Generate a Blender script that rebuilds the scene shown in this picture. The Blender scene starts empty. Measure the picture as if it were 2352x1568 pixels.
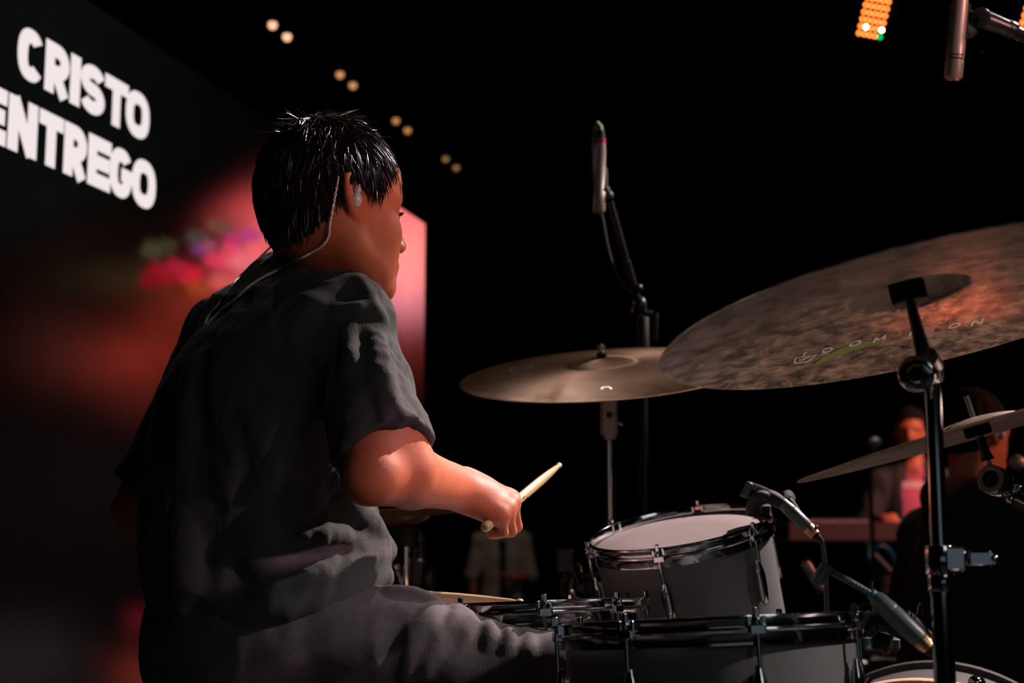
import bpy, math, random
import numpy as np
from mathutils import Vector, Matrix

random.seed(7)
SC = bpy.context.scene
COL = SC.collection
pi = math.pi

# ------------------------------------------------------------------ camera
FPX = 3267.0                                   # 50 mm on a 36 mm sensor, 2352 px wide
CAM = Vector((0.0, 0.0, 0.78))
PITCH = math.atan((1250 - 784) / FPX)
FWD = Vector((0, math.cos(PITCH), math.sin(PITCH)))
UPV = Vector((0, -math.sin(PITCH), math.cos(PITCH)))
RGT = Vector((1, 0, 0))
cd = bpy.data.cameras.new('camera')
cd.lens = 50.0; cd.sensor_width = 36.0; cd.clip_end = 100
cam = bpy.data.objects.new('camera', cd); COL.objects.link(cam)
cam.location = CAM
cam.rotation_euler = (pi / 2 + PITCH, 0, 0)
cd.dof.use_dof = True; cd.dof.focus_distance = 1.98; cd.dof.aperture_fstop = 4.2
SC.camera = cam

# ------------------------------------------------------------------ world, exposure, stage lights and added fills
w = bpy.data.worlds.new('world'); SC.world = w; w.use_nodes = True
w.node_tree.nodes['Background'].inputs[0].default_value = (0.5, 0.45, 0.45, 1)
w.node_tree.nodes['Background'].inputs[1].default_value = 0.0008
SC.view_settings.view_transform = 'Standard'; SC.view_settings.look = 'None'
SC.view_settings.exposure = 0.0; SC.view_settings.gamma = 1.0
SC.view_settings.use_curve_mapping = False

def spot(name, loc, target, energy, color, size=40, radius=0.06, blend=0.35):
    l = bpy.data.lights.new(name, 'SPOT'); l.energy = energy; l.color = color
    l.spot_size = math.radians(size); l.spot_blend = blend; l.shadow_soft_size = radius
    o = bpy.data.objects.new(name, l); COL.objects.link(o)
    o.location = loc
    o.rotation_euler = (Vector(target) - Vector(loc)).to_track_quat('-Z', 'Y').to_euler()
    return o

def area(name, loc, target, energy, color, sx, sy):
    l = bpy.data.lights.new(name, 'AREA'); l.energy = energy; l.color = color
    l.shape = 'RECTANGLE'; l.size = sx; l.size_y = sy
    o = bpy.data.objects.new(name, l); COL.objects.link(o)
    o.location = loc
    o.rotation_euler = (Vector(target) - Vector(loc)).to_track_quat('-Z', 'Y').to_euler()
    return o

spot('key_spot', (3.5, 4.2, 4.5), (0.42, 2.02, 0.72), 3000, (1.0, 0.79, 0.75), 17.5, 0.05, 0.45)
spot('crash_fill', (3.6, 3.6, 4.4), (0.20, 2.90, 1.42), 1500, (1.0, 0.80, 0.72), 13, 0.05, 0.4)  # added to brighten the crash and middle microphone outside the key's cone
spot('top_spot', (0.8, 5.8, 4.7), (-0.20, 2.05, 1.25), 800, (1.0, 0.84, 0.80), 13, 0.05, 0.4)
spot('hair_fill', (4.0, 3.5, 4.9), (-0.18, 2.08, 1.515), 2600, (1.0, 0.82, 0.80), 3.6, 0.05, 0.35)  # added narrow beam, only for glints on the front hair
spot('side_spot', (4.9, 1.15, 3.5), (1.0, 1.65, 0.82), 950, (1.0, 0.84, 0.80), 15, 0.05, 0.5)
spot('arm_fill', (3.2, -0.5, 2.4), (-0.05, 1.88, 0.86), 450, (1.0, 0.55, 0.64), 4.8, 0.06, 0.7)  # added beam for the forearm; narrow cone stands in for the ride's shadow
spot('face_fill', (3.2, -0.6, 1.7), (-0.19, 2.06, 1.37), 480, (1.0, 0.46, 0.38), 6.0, 0.12, 0.7)  # added narrow beam that reddens the head alone
spot('rim_spot', (-1.3, 4.3, 4.4), (-0.35, 2.05, 1.2), 40, (1.0, 0.85, 0.78), 20, 0.05)
area('blue_fill', (1.2, -3.6, 0.9), (0.6, 2.0, 0.8), 0.8, (0.70, 0.85, 1.0), 3.4, 0.7)  # unseen panel added behind the camera for bluish reflections in the chrome
area('neutral_fill', (2.8, -2.6, 3.2), (-0.1, 2.0, 1.0), 14, (0.85, 0.95, 1.0), 2.0, 2.0)  # unseen soft fill, added to lift the dark shirt back neutrally
spot('far_warm_spot', (5.2, 4.2, 4.0), (2.05, 7.1, 1.2), 1500, (1.0, 0.40, 0.32), 17, 0.1)
spot('back_warm_spot', (5.2, 3.3, 2.6), (1.35, 3.9, 1.05), 420, (1.0, 0.35, 0.22), 18, 0.1)
spot('floor_fill', (2.2, 6.5, 5.0), (1.5, 5.0, 0.0), 1300, (1.0, 0.78, 0.66), 34, 0.2, 0.8)  # added to light the out-of-frame floor that the ride's underside reflects
spot('ride_red_fill', (1.24, 3.33, 0.71), (0.525, 1.745, 1.118), 15, (1.0, 0.13, 0.05), 7.0, 0.05, 0.9)  # bare unseen lamp added for the red patch under the ride
spot('far_figure_fill', (0.5, 8.2, 5.0), (-0.1, 11.5, 0.6), 80, (1.0, 0.78, 0.66), 26, 0.2)  # added weak lamp for the dim man in cream only
spot('blue_spot', (2.6, 3.5, 3.6), (0.6, 1.8, 0.6), 50, (0.25, 0.55, 1.0), 20, 0.08)

# ------------------------------------------------------------------ helpers: placing
def P(px, py, D):
    return CAM + D * FWD + (D * (px - 1176) / FPX) * RGT + (D * (784 - py) / FPX) * UPV

def tilt(center, theta, s, top):
    """Unit axis of a disc whose outline, seen from the audience side, leans by theta degrees and opens by the sine s."""
    v = (Vector(center) - CAM).normalized()
    r = v.cross(UPV).normalized(); u = r.cross(v)
    th = math.radians(theta); c = math.sqrt(1 - s * s)
    return (c * (-math.sin(th) * r + math.cos(th) * u) + (-s if top else s) * v).normalized()

def basis(center, n, hint=(1, 0, 0)):
    n = Vector(n).normalized(); x = Vector(hint) - n * n.dot(Vector(hint)); x.normalize()
    y = n.cross(x)
    M = Matrix.Identity(4)
    for i in range(3):
        M[i][0], M[i][1], M[i][2], M[i][3] = x[i], y[i], n[i], center[i]
    return M

# ------------------------------------------------------------------ helpers: materials
def lin(r, g, b):
    f = lambda c: c / 12.92 if c <= 0.04045 else ((c + 0.055) / 1.055) ** 2.4
    return (f(r / 255), f(g / 255), f(b / 255), 1.0)

def mat(name, col, rough=0.5, metal=0.0, bump=None, spec=0.5, vary=None, sss=0, coat=0):
    m = bpy.data.materials.new(name); m.use_nodes = True
    nt = m.node_tree; b = nt.nodes['Principled BSDF']
    c = tuple(col) + (1,) if len(col) == 3 else tuple(col)
    b.inputs['Base Color'].default_value = c
    b.inputs['Roughness'].default_value = rough
    b.inputs['Metallic'].default_value = metal
    b.inputs['Specular IOR Level'].default_value = spec
    if coat: b.inputs['Coat Weight'].default_value = coat
    if sss:
        b.inputs['Subsurface Weight'].default_value = sss
        b.inputs['Subsurface Radius'].default_value = (1.0, 0.25, 0.1)
        b.inputs['Subsurface Scale'].default_value = 0.006
    tc = nt.nodes.new('ShaderNodeTexCoord')
    if vary:                                   # (scale, amount, second colour)
        n = nt.nodes.new('ShaderNodeTexNoise'); n.inputs['Scale'].default_value = vary[0]; n.inputs['Detail'].default_value = 6
        nt.links.new(tc.outputs['Object'], n.inputs['Vector'])
        rp = nt.nodes.new('ShaderNodeValToRGB')
        rp.color_ramp.elements[0].position = 0.5 - vary[1]; rp.color_ramp.elements[1].position = 0.5 + vary[1]
        rp.color_ramp.elements[0].color = c; rp.color_ramp.elements[1].color = tuple(vary[2]) + ((1,) if len(vary[2]) == 3 else ())
        nt.links.new(n.outputs['Fac'], rp.inputs[0]); nt.links.new(rp.outputs[0], b.inputs['Base Color'])
    if bump:                                   # (scale, strength, distance)
        n = nt.nodes.new('ShaderNodeTexNoise'); n.inputs['Scale'].default_value = bump[0]; n.inputs['Detail'].default_value = 5
        nt.links.new(tc.outputs['Object'], n.inputs['Vector'])
        bp = nt.nodes.new('ShaderNodeBump'); bp.inputs['Strength'].default_value = bump[1]; bp.inputs['Distance'].default_value = bump[2]
        nt.links.new(n.outputs['Fac'], bp.inputs['Height']); nt.links.new(bp.outputs[0], b.inputs['Normal'])
    return m

def emit(name, col, strength):
    m = bpy.data.materials.new(name); m.use_nodes = True
    nt = m.node_tree; nt.nodes.remove(nt.nodes['Principled BSDF'])
    e = nt.nodes.new('ShaderNodeEmission'); e.inputs[0].default_value = tuple(col[:3]) + (1,); e.inputs[1].default_value = strength
    nt.links.new(e.outputs[0], nt.nodes['Material Output'].inputs[0])
    return m

M = {}
M['skin'] = mat('skin', (0.52, 0.158, 0.074), 0.52, bump=(420, 0.35, 0.001), vary=(22, 0.3, (0.42, 0.115, 0.054)), sss=0.12, spec=0.35)
M['hair'] = mat('hair', (0.005, 0.0045, 0.0045), 0.24, spec=0.5)
M['hair_dull'] = mat('matte_black_hair', (0.008, 0.007, 0.007), 0.85, spec=0.1)
M['brow'] = mat('brow_hair', (0.012, 0.008, 0.007), 0.5)
M['shirt'] = mat('shirt_cotton', (0.082, 0.083, 0.083), 0.95, bump=(420, 0.5, 0.0015), vary=(30, 0.3, (0.065, 0.067, 0.067)), spec=0.15)
M['trouser'] = mat('trouser_cotton', (0.13, 0.116, 0.12), 0.95, bump=(500, 0.5, 0.0015), vary=(90, 0.3, (0.09, 0.081, 0.084)), spec=0.12)
M['chrome'] = mat('chrome', (0.62, 0.62, 0.64), 0.10, 1.0)
M['steel'] = mat('brushed_steel', (0.45, 0.44, 0.44), 0.28, 1.0)
M['black_metal'] = mat('black_metal', (0.02, 0.022, 0.024), 0.35, 0.4)
M['black_rubber'] = mat('black_rubber', (0.012, 0.012, 0.013), 0.7)
M['black_felt'] = mat('black_felt', (0.008, 0.008, 0.008), 1.0, bump=(600, 0.6, 0.002), spec=0.1)
M['grey_felt'] = mat('grey_felt', (0.16, 0.15, 0.13), 1.0, spec=0.1)
M['shell'] = mat('shell_lacquer', (0.11, 0.11, 0.113), 0.6, bump=(900, 0.08, 0.0005), vary=(14, 0.35, (0.098, 0.098, 0.101)), spec=0.35)
M['shell_dark'] = mat('dark_shell_lacquer', (0.05, 0.046, 0.043), 0.6, spec=0.3)
M['head_white'] = mat('coated_drumhead', (0.28, 0.235, 0.235), 0.75, bump=(900, 0.15, 0.0004), vary=(9, 0.4, (0.245, 0.205, 0.205)), spec=0.3)
M['head_stain'] = mat('drumhead_wear', (0.16, 0.13, 0.13), 0.8)
M['head_clear'] = mat('smoky_drumhead', (0.10, 0.095, 0.09), 0.4)
M['stick'] = mat('hickory_stick', (0.62, 0.42, 0.24), 0.38, bump=(160, 0.1, 0.0005), vary=(70, 0.35, (0.50, 0.32, 0.17)), spec=0.5)
M['hoop_wood'] = mat('hoop_wood', (0.58, 0.38, 0.24), 0.45, vary=(60, 0.3, (0.45, 0.27, 0.16)))
M['ink'] = mat('black_ink', (0.012, 0.01, 0.01), 0.6)
M['mic_grey'] = mat('microphone_grey', (0.075, 0.098, 0.10), 0.42, 0.0)
M['mic_black'] = mat('microphone_black', (0.03, 0.033, 0.036), 0.32, 0.3)
M['mic_silver'] = mat('microphone_satin_nickel', (0.40, 0.33, 0.31), 0.40, 0.35)
M['gold'] = mat('gold_connector', (0.75, 0.42, 0.22), 0.3, 1.0)
M['teal'] = mat('teal_band', (0.01, 0.20, 0.26), 0.4)
M['pink_tape'] = mat('pink_tape', (0.55, 0.02, 0.09), 0.6)
M['green_tape'] = mat('green_tape', (0.12, 0.17, 0.07), 0.6)
M['white_cable'] = mat('pale_cable', (0.85, 0.78, 0.72), 0.35)
M['black_cable'] = mat('black_cable', (0.015, 0.015, 0.016), 0.45)
M['dim_cable'] = mat('brown_cable', (0.05, 0.032, 0.025), 0.5)
M['iem'] = mat('earpiece_plastic', (0.55, 0.56, 0.60), 0.15, coat=0.5)
M['eye'] = mat('eye_white', (0.65, 0.6, 0.57), 0.1)
M['iris'] = mat('iris_brown', (0.03, 0.015, 0.01), 0.1)
M['white_print'] = mat('pale_print', (0.95, 0.90, 0.88), 0.55)
M['green_print'] = mat('green_print', (0.20, 0.34, 0.05), 0.55)
M['floor'] = mat('stage_floor', (0.06, 0.055, 0.052), 0.35, bump=(30, 0.1, 0.002))
M['wall'] = mat('black_wall', (0.008, 0.007, 0.007), 0.95, spec=0.1)
M['drape'] = mat('black_drape', (0.014, 0.011, 0.010), 1.0, spec=0.1)
M['jacket'] = mat('black_jacket', (0.022, 0.022, 0.024), 0.8)
M['hoodie'] = mat('black_hoodie', (0.030, 0.022, 0.021), 0.95, spec=0.1)
M['pink_shirt'] = mat('pink_shirt', (0.62, 0.13, 0.24), 0.85)
M['pale_print2'] = mat('pale_chest_print', (0.75, 0.45, 0.5), 0.8)
M['cream'] = mat('cream_shirt', (0.36, 0.30, 0.24), 0.9)
M['darkpants'] = mat('dark_trousers', (0.012, 0.012, 0.014), 0.9)
M['blue'] = mat('blue_plastic', (0.01, 0.14, 0.25), 0.4)

def cymbal_mat(name, c1, c2, rough, hammer, groove, edge=None, flat=False, bell=None, aniso=0.0):
    m = bpy.data.materials.new(name); m.use_nodes = True; nt = m.node_tree; L = nt.links.new
    b = nt.nodes['Principled BSDF']; b.inputs['Metallic'].default_value = 0.9; b.inputs['Roughness'].default_value = rough
    tc = nt.nodes.new('ShaderNodeTexCoord')
    sep = nt.nodes.new('ShaderNodeSeparateXYZ'); L(tc.outputs['Object'], sep.inputs[0])
    cx = nt.nodes.new('ShaderNodeCombineXYZ'); L(sep.outputs[0], cx.inputs[0]); L(sep.outputs[1], cx.inputs[1])
    ln = nt.nodes.new('ShaderNodeVectorMath'); ln.operation = 'LENGTH'; L(cx.outputs[0], ln.inputs[0])
    at = nt.nodes.new('ShaderNodeMath'); at.operation = 'ARCTAN2'; L(sep.outputs[1], at.inputs[0]); L(sep.outputs[0], at.inputs[1])
    pol = nt.nodes.new('ShaderNodeCombineXYZ')
    a1 = nt.nodes.new('ShaderNodeMath'); a1.operation = 'MULTIPLY'; a1.inputs[1].default_value = 0.35; L(at.outputs[0], a1.inputs[0])
    r1 = nt.nodes.new('ShaderNodeMath'); r1.operation = 'MULTIPLY'; r1.inputs[1].default_value = 5.0; L(ln.outputs['Value'], r1.inputs[0])
    L(a1.outputs[0], pol.inputs[0]); L(r1.outputs[0], pol.inputs[1])
    n1 = nt.nodes.new('ShaderNodeTexNoise'); n1.inputs['Scale'].default_value = hammer[0]; n1.inputs['Detail'].default_value = 7; n1.inputs['Roughness'].default_value = 0.65
    L((tc.outputs['Object'] if flat else pol.outputs[0]), n1.inputs['Vector'])
    rp = nt.nodes.new('ShaderNodeValToRGB'); e = rp.color_ramp.elements
    e[0].position = 0.40; e[1].position = 0.63; e[0].color = tuple(c1) + (1,); e[1].color = tuple(c2) + (1,)
    L(n1.outputs['Fac'], rp.inputs[0])
    last = rp.outputs[0]
    if edge:                                   # (inner radius, outer radius, colour)
        mr = nt.nodes.new('ShaderNodeMapRange'); mr.inputs[1].default_value = edge[0]; mr.inputs[2].default_value = edge[1]
        L(ln.outputs['Value'], mr.inputs[0])
        n3 = nt.nodes.new('ShaderNodeTexNoise'); n3.inputs['Scale'].default_value = 26; n3.inputs['Detail'].default_value = 6
        L(tc.outputs['Object'], n3.inputs['Vector'])
        mu = nt.nodes.new('ShaderNodeMath'); mu.operation = 'MULTIPLY'; L(mr.outputs[0], mu.inputs[0]); L(n3.outputs['Fac'], mu.inputs[1])
        mu2 = nt.nodes.new('ShaderNodeMath'); mu2.operation = 'MULTIPLY'; mu2.inputs[1].default_value = 1.5; mu2.use_clamp = True; L(mu.outputs[0], mu2.inputs[0])
        mx = nt.nodes.new('ShaderNodeMixRGB'); L(mu2.outputs[0], mx.inputs[0]); L(last, mx.inputs[1]); mx.inputs[2].default_value = tuple(edge[2]) + (1,)
        last = mx.outputs[0]
    if bell:                                   # (radius, colour) of the unlathed bell
        lt = nt.nodes.new('ShaderNodeMath'); lt.operation = 'LESS_THAN'; lt.inputs[1].default_value = bell[0]; L(ln.outputs['Value'], lt.inputs[0])
        mb = nt.nodes.new('ShaderNodeMixRGB'); L(lt.outputs[0], mb.inputs[0]); L(last, mb.inputs[1]); mb.inputs[2].default_value = tuple(bell[1]) + (1,)
        last = mb.outputs[0]
    if aniso:
        tg = nt.nodes.new('ShaderNodeTangent'); tg.direction_type = 'RADIAL'; tg.axis = 'Z'
        b.inputs['Anisotropic'].default_value = aniso; L(tg.outputs[0], b.inputs['Tangent'])
    L(last, b.inputs['Base Color'])
    wv = nt.nodes.new('ShaderNodeMath'); wv.operation = 'MULTIPLY'; wv.inputs[1].default_value = groove[0]; L(ln.outputs['Value'], wv.inputs[0])
    sn = nt.nodes.new('ShaderNodeMath'); sn.operation = 'SINE'; L(wv.outputs[0], sn.inputs[0])
    b1 = nt.nodes.new('ShaderNodeBump'); b1.inputs['Strength'].default_value = groove[1]; b1.inputs['Distance'].default_value = 0.0004
    L(sn.outputs[0], b1.inputs['Height'])
    b2 = nt.nodes.new('ShaderNodeBump'); b2.inputs['Strength'].default_value = hammer[1]; b2.inputs['Distance'].default_value = hammer[2]
    L(n1.outputs['Fac'], b2.inputs['Height']); L(b1.outputs[0], b2.inputs['Normal']); L(b2.outputs[0], b.inputs['Normal'])
    return m

M['cym_dark'] = cymbal_mat('raw_dark_bronze', (0.05, 0.041, 0.037), (0.46, 0.36, 0.30), 0.24, (40, 1.0, 0.014), (1500, 0.03), flat=True, bell=(0.0665, (0.07, 0.055, 0.048)))
M['cym_bronze'] = cymbal_mat('aged_bronze', (0.24, 0.155, 0.105), (0.30, 0.20, 0.14), 0.45, (3, 0.15, 0.002), (2600, 0.12), (0.17, 0.25, (0.10, 0.05, 0.02)), aniso=0.6)
M['cym_mid'] = cymbal_mat('brown_bronze', (0.30, 0.22, 0.17), (0.45, 0.34, 0.26), 0.40, (7, 0.4, 0.006), (2000, 0.2))
M['cym_gold'] = cymbal_mat('yellow_bronze', (0.55, 0.38, 0.16), (0.68, 0.48, 0.22), 0.32, (4, 0.1, 0.002), (2600, 0.2))

# ------------------------------------------------------------------ helpers: meshes
class MB:
    def __init__(s): s.v = []; s.f = []
    def add(s, v, f, Mx=None):
        o = len(s.v)
        if Mx is None: s.v += [Vector(p) for p in v]
        else: s.v += [Mx @ Vector(p) for p in v]
        s.f += [tuple(i + o for i in q) for q in f]
        return s
    def lathe(s, prof, seg=48, Mx=None, closed=False):
        n = len(prof); v = []; f = []
        for j in range(seg):
            a = 2 * pi * j / seg; c, sn = math.cos(a), math.sin(a)
            v += [(r * c, r * sn, z) for r, z in prof]
        for j in range(seg):
            k = (j + 1) % seg
            for i in range(n if closed else n - 1):
                i2 = (i + 1) % n
                f.append((j * n + i, k * n + i, k * n + i2, j * n + i2))
        if not closed:
            if prof[0][0] > 1e-6: f.append(tuple(j * n for j in range(seg))[::-1])
            if prof[-1][0] > 1e-6: f.append(tuple(j * n + n - 1 for j in range(seg)))
        return s.add(v, f, Mx)
    def tube(s, pts, rad, seg=10, Mx=None):
        pts = [Vector(p) for p in pts]
        if not hasattr(rad, '__len__'): rad = [rad] * len(pts)
        v = []; f = []; n = len(pts); up = None
        for i, p in enumerate(pts):
            t = (pts[min(i + 1, n - 1)] - pts[max(i - 1, 0)]).normalized()
            if up is None:
                up = Vector((0, 0, 1)) if abs(t.z) < 0.9 else Vector((1, 0, 0))
            x = (up - t * up.dot(t)); x.normalize(); up = x; y = t.cross(x)
            for j in range(seg):
                a = 2 * pi * j / seg
                v.append(p + (x * math.cos(a) + y * math.sin(a)) * rad[i])
        for i in range(n - 1):
            for j in range(seg):
                k = (j + 1) % seg
                f.append((i * seg + j, i * seg + k, (i + 1) * seg + k, (i + 1) * seg + j))
        f.append(tuple(range(seg))[::-1]); f.append(tuple((n - 1) * seg + j for j in range(seg)))
        return s.add(v, f, Mx)
    def cyl(s, a, b, r, r2=None, seg=20, bev=0.0):
        a, b = Vector(a), Vector(b); r2 = r if r2 is None else r2; d = (b - a)
        L = d.length; d.normalize()
        if bev:
            return s.tube([a, a + d * bev * 0.3, a + d * bev, b - d * bev, b - d * bev * 0.3, b],
                          [r - bev, r - bev * 0.3, r, r2, r2 - bev * 0.3, r2 - bev], seg)
        return s.tube([a, b], [r, r2], seg)
    def box(s, c, h, Mx=None, bev=0.0):
        cx, cy, cz = c; hx, hy, hz = h
        if bev <= 0:
            v = [(cx + i * hx, cy + j * hy, cz + k * hz) for k in (-1, 1) for j in (-1, 1) for i in (-1, 1)]
            f = [(0, 2, 3, 1), (4, 5, 7, 6), (0, 1, 5, 4), (2, 6, 7, 3), (0, 4, 6, 2), (1, 3, 7, 5)]
            return s.add(v, f, Mx)
        b = bev
        ring = lambda x, y: [(x - b, -y), (x, -y + b), (x, y - b), (x - b, y), (-x + b, y), (-x, y - b), (-x, -y + b), (-x + b, -y)]
        v = []
        for z, o in ((-hz, b), (-hz + b, 0), (hz - b, 0), (hz, b)):
            v += [(cx + p[0], cy + p[1], cz + z) for p in ring(hx - o, hy - o)]
        f = []
        for i in range(3):
            for j in range(8):
                k = (j + 1) % 8
                f.append((i * 8 + j, i * 8 + k, i * 8 + 8 + k, i * 8 + 8 + j))
        f.append(tuple(range(8))[::-1]); f.append(tuple(24 + j for j in range(8)))
        return s.add(v, f, Mx)
    def ball(s, c, r, seg=14, Mx=None, sq=(1, 1, 1)):
        n = seg // 2; v = []; f = []
        for i in range(n + 1):
            t = pi * i / n
            for j in range(seg):
                a = 2 * pi * j / seg
                v.append((c[0] + sq[0] * r * math.sin(t) * math.cos(a), c[1] + sq[1] * r * math.sin(t) * math.sin(a), c[2] + sq[2] * r * math.cos(t)))
        for i in range(n):
            for j in range(seg):
                k = (j + 1) % seg
                f.append((i * seg + j, (i + 1) * seg + j, (i + 1) * seg + k, i * seg + k))
        return s.add(v, f, Mx)
    def mesh(s, name, material, smooth=True):
        me = bpy.data.meshes.new(name)
        me.from_pydata([tuple(p) for p in s.v], [], s.f)
        me.materials.append(material)
        if smooth:
            me.polygons.foreach_set('use_smooth', [True] * len(me.polygons))
            try: me.set_sharp_from_angle(angle=math.radians(42))
            except Exception: pass
        me.update()
        return me

def setp(o, label=None, cat=None, group=None, kind=None):
    if label: o['label'] = label
    if cat: o['category'] = cat
    if group: o['group'] = group
    if kind: o['kind'] = kind
    return o

class Thing:
    """An Empty at the thing's base; parts are given in the thing's own axes (or in world axes with world=True)."""
    def __init__(s, name, label, cat, Mx=None, group=None):
        o = bpy.data.objects.new(name, None); COL.objects.link(o)
        o.empty_display_size = 0.05
        s.Mx = Mx if Mx is not None else Matrix.Identity(4)
        if isinstance(s.Mx, Vector): s.Mx = Matrix.Translation(s.Mx)
        s.inv = s.Mx.inverted(); o.matrix_world = s.Mx; s.o = o
        setp(o, label, cat, group)
    def part(s, name, mb, material, parent=None, world=True, label=None, smooth=True, kind=None):
        me = mb if isinstance(mb, bpy.types.Mesh) else mb.mesh(name, material, smooth)
        if world: me.transform(s.inv)
        o = bpy.data.objects.new(name, me); COL.objects.link(o)
        o.parent = parent if parent is not None else s.o
        if label: o['label'] = label
        if kind: o['kind'] = kind
        return o
    def inst(s, name, me, Mlocal, parent=None):
        o = bpy.data.objects.new(name, me); COL.objects.link(o)
        o.parent = parent if parent is not None else s.o
        o.matrix_local = Mlocal
        return o

def structure(name, mb, material, smooth=False):
    o = bpy.data.objects.new(name, mb.mesh(name, material, smooth)); COL.objects.link(o)
    o['kind'] = 'structure'
    return o

def copy_tree(o, parent=None):
    c = o.copy(); COL.objects.link(c)
    if parent is not None: c.parent = parent
    for ch in list(o.children): copy_tree(ch, c)
    return c

# ------------------------------------------------------------------ helpers: smooth solid modelling (distance fields)
A = lambda v: np.array([v[0], v[1], v[2]], dtype=np.float64)
def smin(a, b, k):
    h = np.maximum(k - np.abs(a - b), 0.0) / k
    return np.minimum(a, b) - h * h * k * 0.25

class Solid:
    def __init__(s): s.p = []; s.disp = None
    def cone(s, a, b, r1, r2=None, k=0.02, sub=False):
        a, b = A(a), A(b); r2 = r1 if r2 is None else r2; ab = b - a; L2 = max(float(ab @ ab), 1e-12)
        def fn(p):
            q = p - a; t = np.clip(q @ ab / L2, 0, 1)
            q = q - t[..., None] * ab
            return np.sqrt(np.einsum('...i,...i', q, q)) - (r1 + (r2 - r1) * t)
        s.p.append((fn, k, sub)); return s
    def chain(s, pts, rad, k=0.01, sub=False):
        if not hasattr(rad, '__len__'): rad = [rad] * len(pts)
        for i in range(len(pts) - 1): s.cone(pts[i], pts[i + 1], rad[i], rad[i + 1], k, sub)
        return s
    def ell(s, c, r, ax=None, k=0.02, sub=False):
        c = A(c); r = np.array(r, dtype=float); R = np.eye(3) if ax is None else np.array([A(x) for x in ax]).T
        def fn(p):
            q = (p - c) @ R
            k0 = np.sqrt((((q / r)) ** 2).sum(-1)) + 1e-9; k1 = np.sqrt(((q / r ** 2) ** 2).sum(-1)) + 1e-9
            return k0 * (k0 - 1) / k1
        s.p.append((fn, k, sub)); return s
    def box(s, c, h, ax, rr=0.01, k=0.01, sub=False):
        c = A(c); h = np.array(h, dtype=float); R = np.array([A(x) for x in ax]).T
        def fn(p):
            q = np.abs((p - c) @ R) - h + rr
            return np.sqrt((np.maximum(q, 0) ** 2).sum(-1)) + np.minimum(q.max(-1), 0) - rr
        s.p.append((fn, k, sub)); return s
    def half(s, c, n, k=0.01):                 # cut away the side n points to
        c, n = A(c), A(Vector(n).normalized())
        s.p.append((lambda p: -((p - c) @ n), k, True)); return s
    def ev(s, p, use=None):
        d = np.full(p.shape[:-1], 10.0)
        for i, (fn, k, sub) in enumerate(s.p):
            if use is not None and not use[i]: continue
            if sub: d = -smin(-d, fn(p), k)
            else: d = smin(d, fn(p), k)
        if s.disp is not None: d = d - s.disp(p)
        return d
    def hit(s, px, py, t0=1.3, t1=3.5):
        o = A(CAM); v = A((P(px, py, 1.0) - CAM).normalized()); t = t0
        for _ in range(160):
            d = float(s.ev((o + v * t)[None])[0]); t += d * 0.8
            if d < 4e-4 or t > t1: break
        return Vector(o + v * t) if t <= t1 else None
    def mesh(s, name, material, h, lo, hi):
        B = 16; lo = A(lo); hi = A(hi)
        nb = np.maximum(np.ceil((hi - lo) / (B * h)).astype(int), 1)
        idx = np.stack(np.meshgrid(*[np.arange(n) for n in nb], indexing='ij'), -1).reshape(-1, 3)
        cen = lo + (idx + 0.5) * B * h
        R = B * h * math.sqrt(3) / 2
        D = s.ev(cen)
        marg = 0.03 if s.disp is not None else 0.004
        act = np.abs(D) < R * 1.25 + marg
        idx, cen, D = idx[act], cen[act], D[act]
        per = np.stack([fn(cen) for fn, k, sub in s.p], 1)
        ks = np.array([k for _, k, _ in s.p]); subs = np.array([b for _, _, b in s.p])
        NX = nb * B + 2
        key = lambda c: (c[..., 0] * NX[1] + c[..., 1]) * NX[2] + c[..., 2]
        g = np.stack(np.meshgrid(*[np.arange(B + 1)] * 3, indexing='ij'), -1)
        gv = lo + g * h
        VK, VP, QK = [], [], []
        corners = [(i, j, k) for i in (0, 1) for j in (0, 1) for k in (0, 1)]
        edges = [(a, b) for a in range(8) for b in range(a + 1, 8) if sum(abs(corners[a][q] - corners[b][q]) for q in range(3)) == 1]
        for n in range(len(idx)):
            use = np.where(subs, per[n] < R * 1.3 + ks, per[n] < D[n] + 2.6 * R + ks + marg)
            base = idx[n] * B
            val = s.ev(gv + base * h, use)
            ins = val < 0
            if ins.all() or not ins.any(): continue
            cs = [ins[i:i + B, j:j + B, k:k + B] for i, j, k in corners]
            tot = sum(c.astype(np.int8) for c in cs)
            ci = np.argwhere((tot > 0) & (tot < 8))
            if len(ci):
                cv = [val[ci[:, 0] + i, ci[:, 1] + j, ci[:, 2] + k] for i, j, k in corners]
                acc = np.zeros((len(ci), 3)); cnt = np.zeros(len(ci))
                for a, b in edges:
                    va, vb = cv[a], cv[b]; m = (va < 0) != (vb < 0)
                    t = np.where(m, va / np.where(m, va - vb, 1), 0)
                    ca = np.array(corners[a], float); cb = np.array(corners[b], float)
                    acc += np.where(m[:, None], ca + t[:, None] * (cb - ca), 0); cnt += m
                VK.append(key(ci + base)); VP.append(lo + (ci + base + acc / cnt[:, None]) * h)
            for ax in range(3):
                sl0 = [slice(0, B)] * 3; sl1 = [slice(0, B)] * 3; sl1[ax] = slice(1, B + 1)
                a, b = ins[tuple(sl0)], ins[tuple(sl1)]
                e = np.argwhere(a != b)
                if not len(e): continue
                flip = a[e[:, 0], e[:, 1], e[:, 2]]
                c = e + base; u = np.zeros(3, int); v = np.zeros(3, int); u[(ax + 1) % 3] = 1; v[(ax + 2) % 3] = 1
                q = np.stack([key(c), key(c - u), key(c - u - v), key(c - v)], 1)
                q[~flip] = q[~flip][:, ::-1]
                QK.append(q)
        VK = np.concatenate(VK); VP = np.concatenate(VP); QK = np.concatenate(QK)
        o = np.argsort(VK); VK, VP = VK[o], VP[o]
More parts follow.
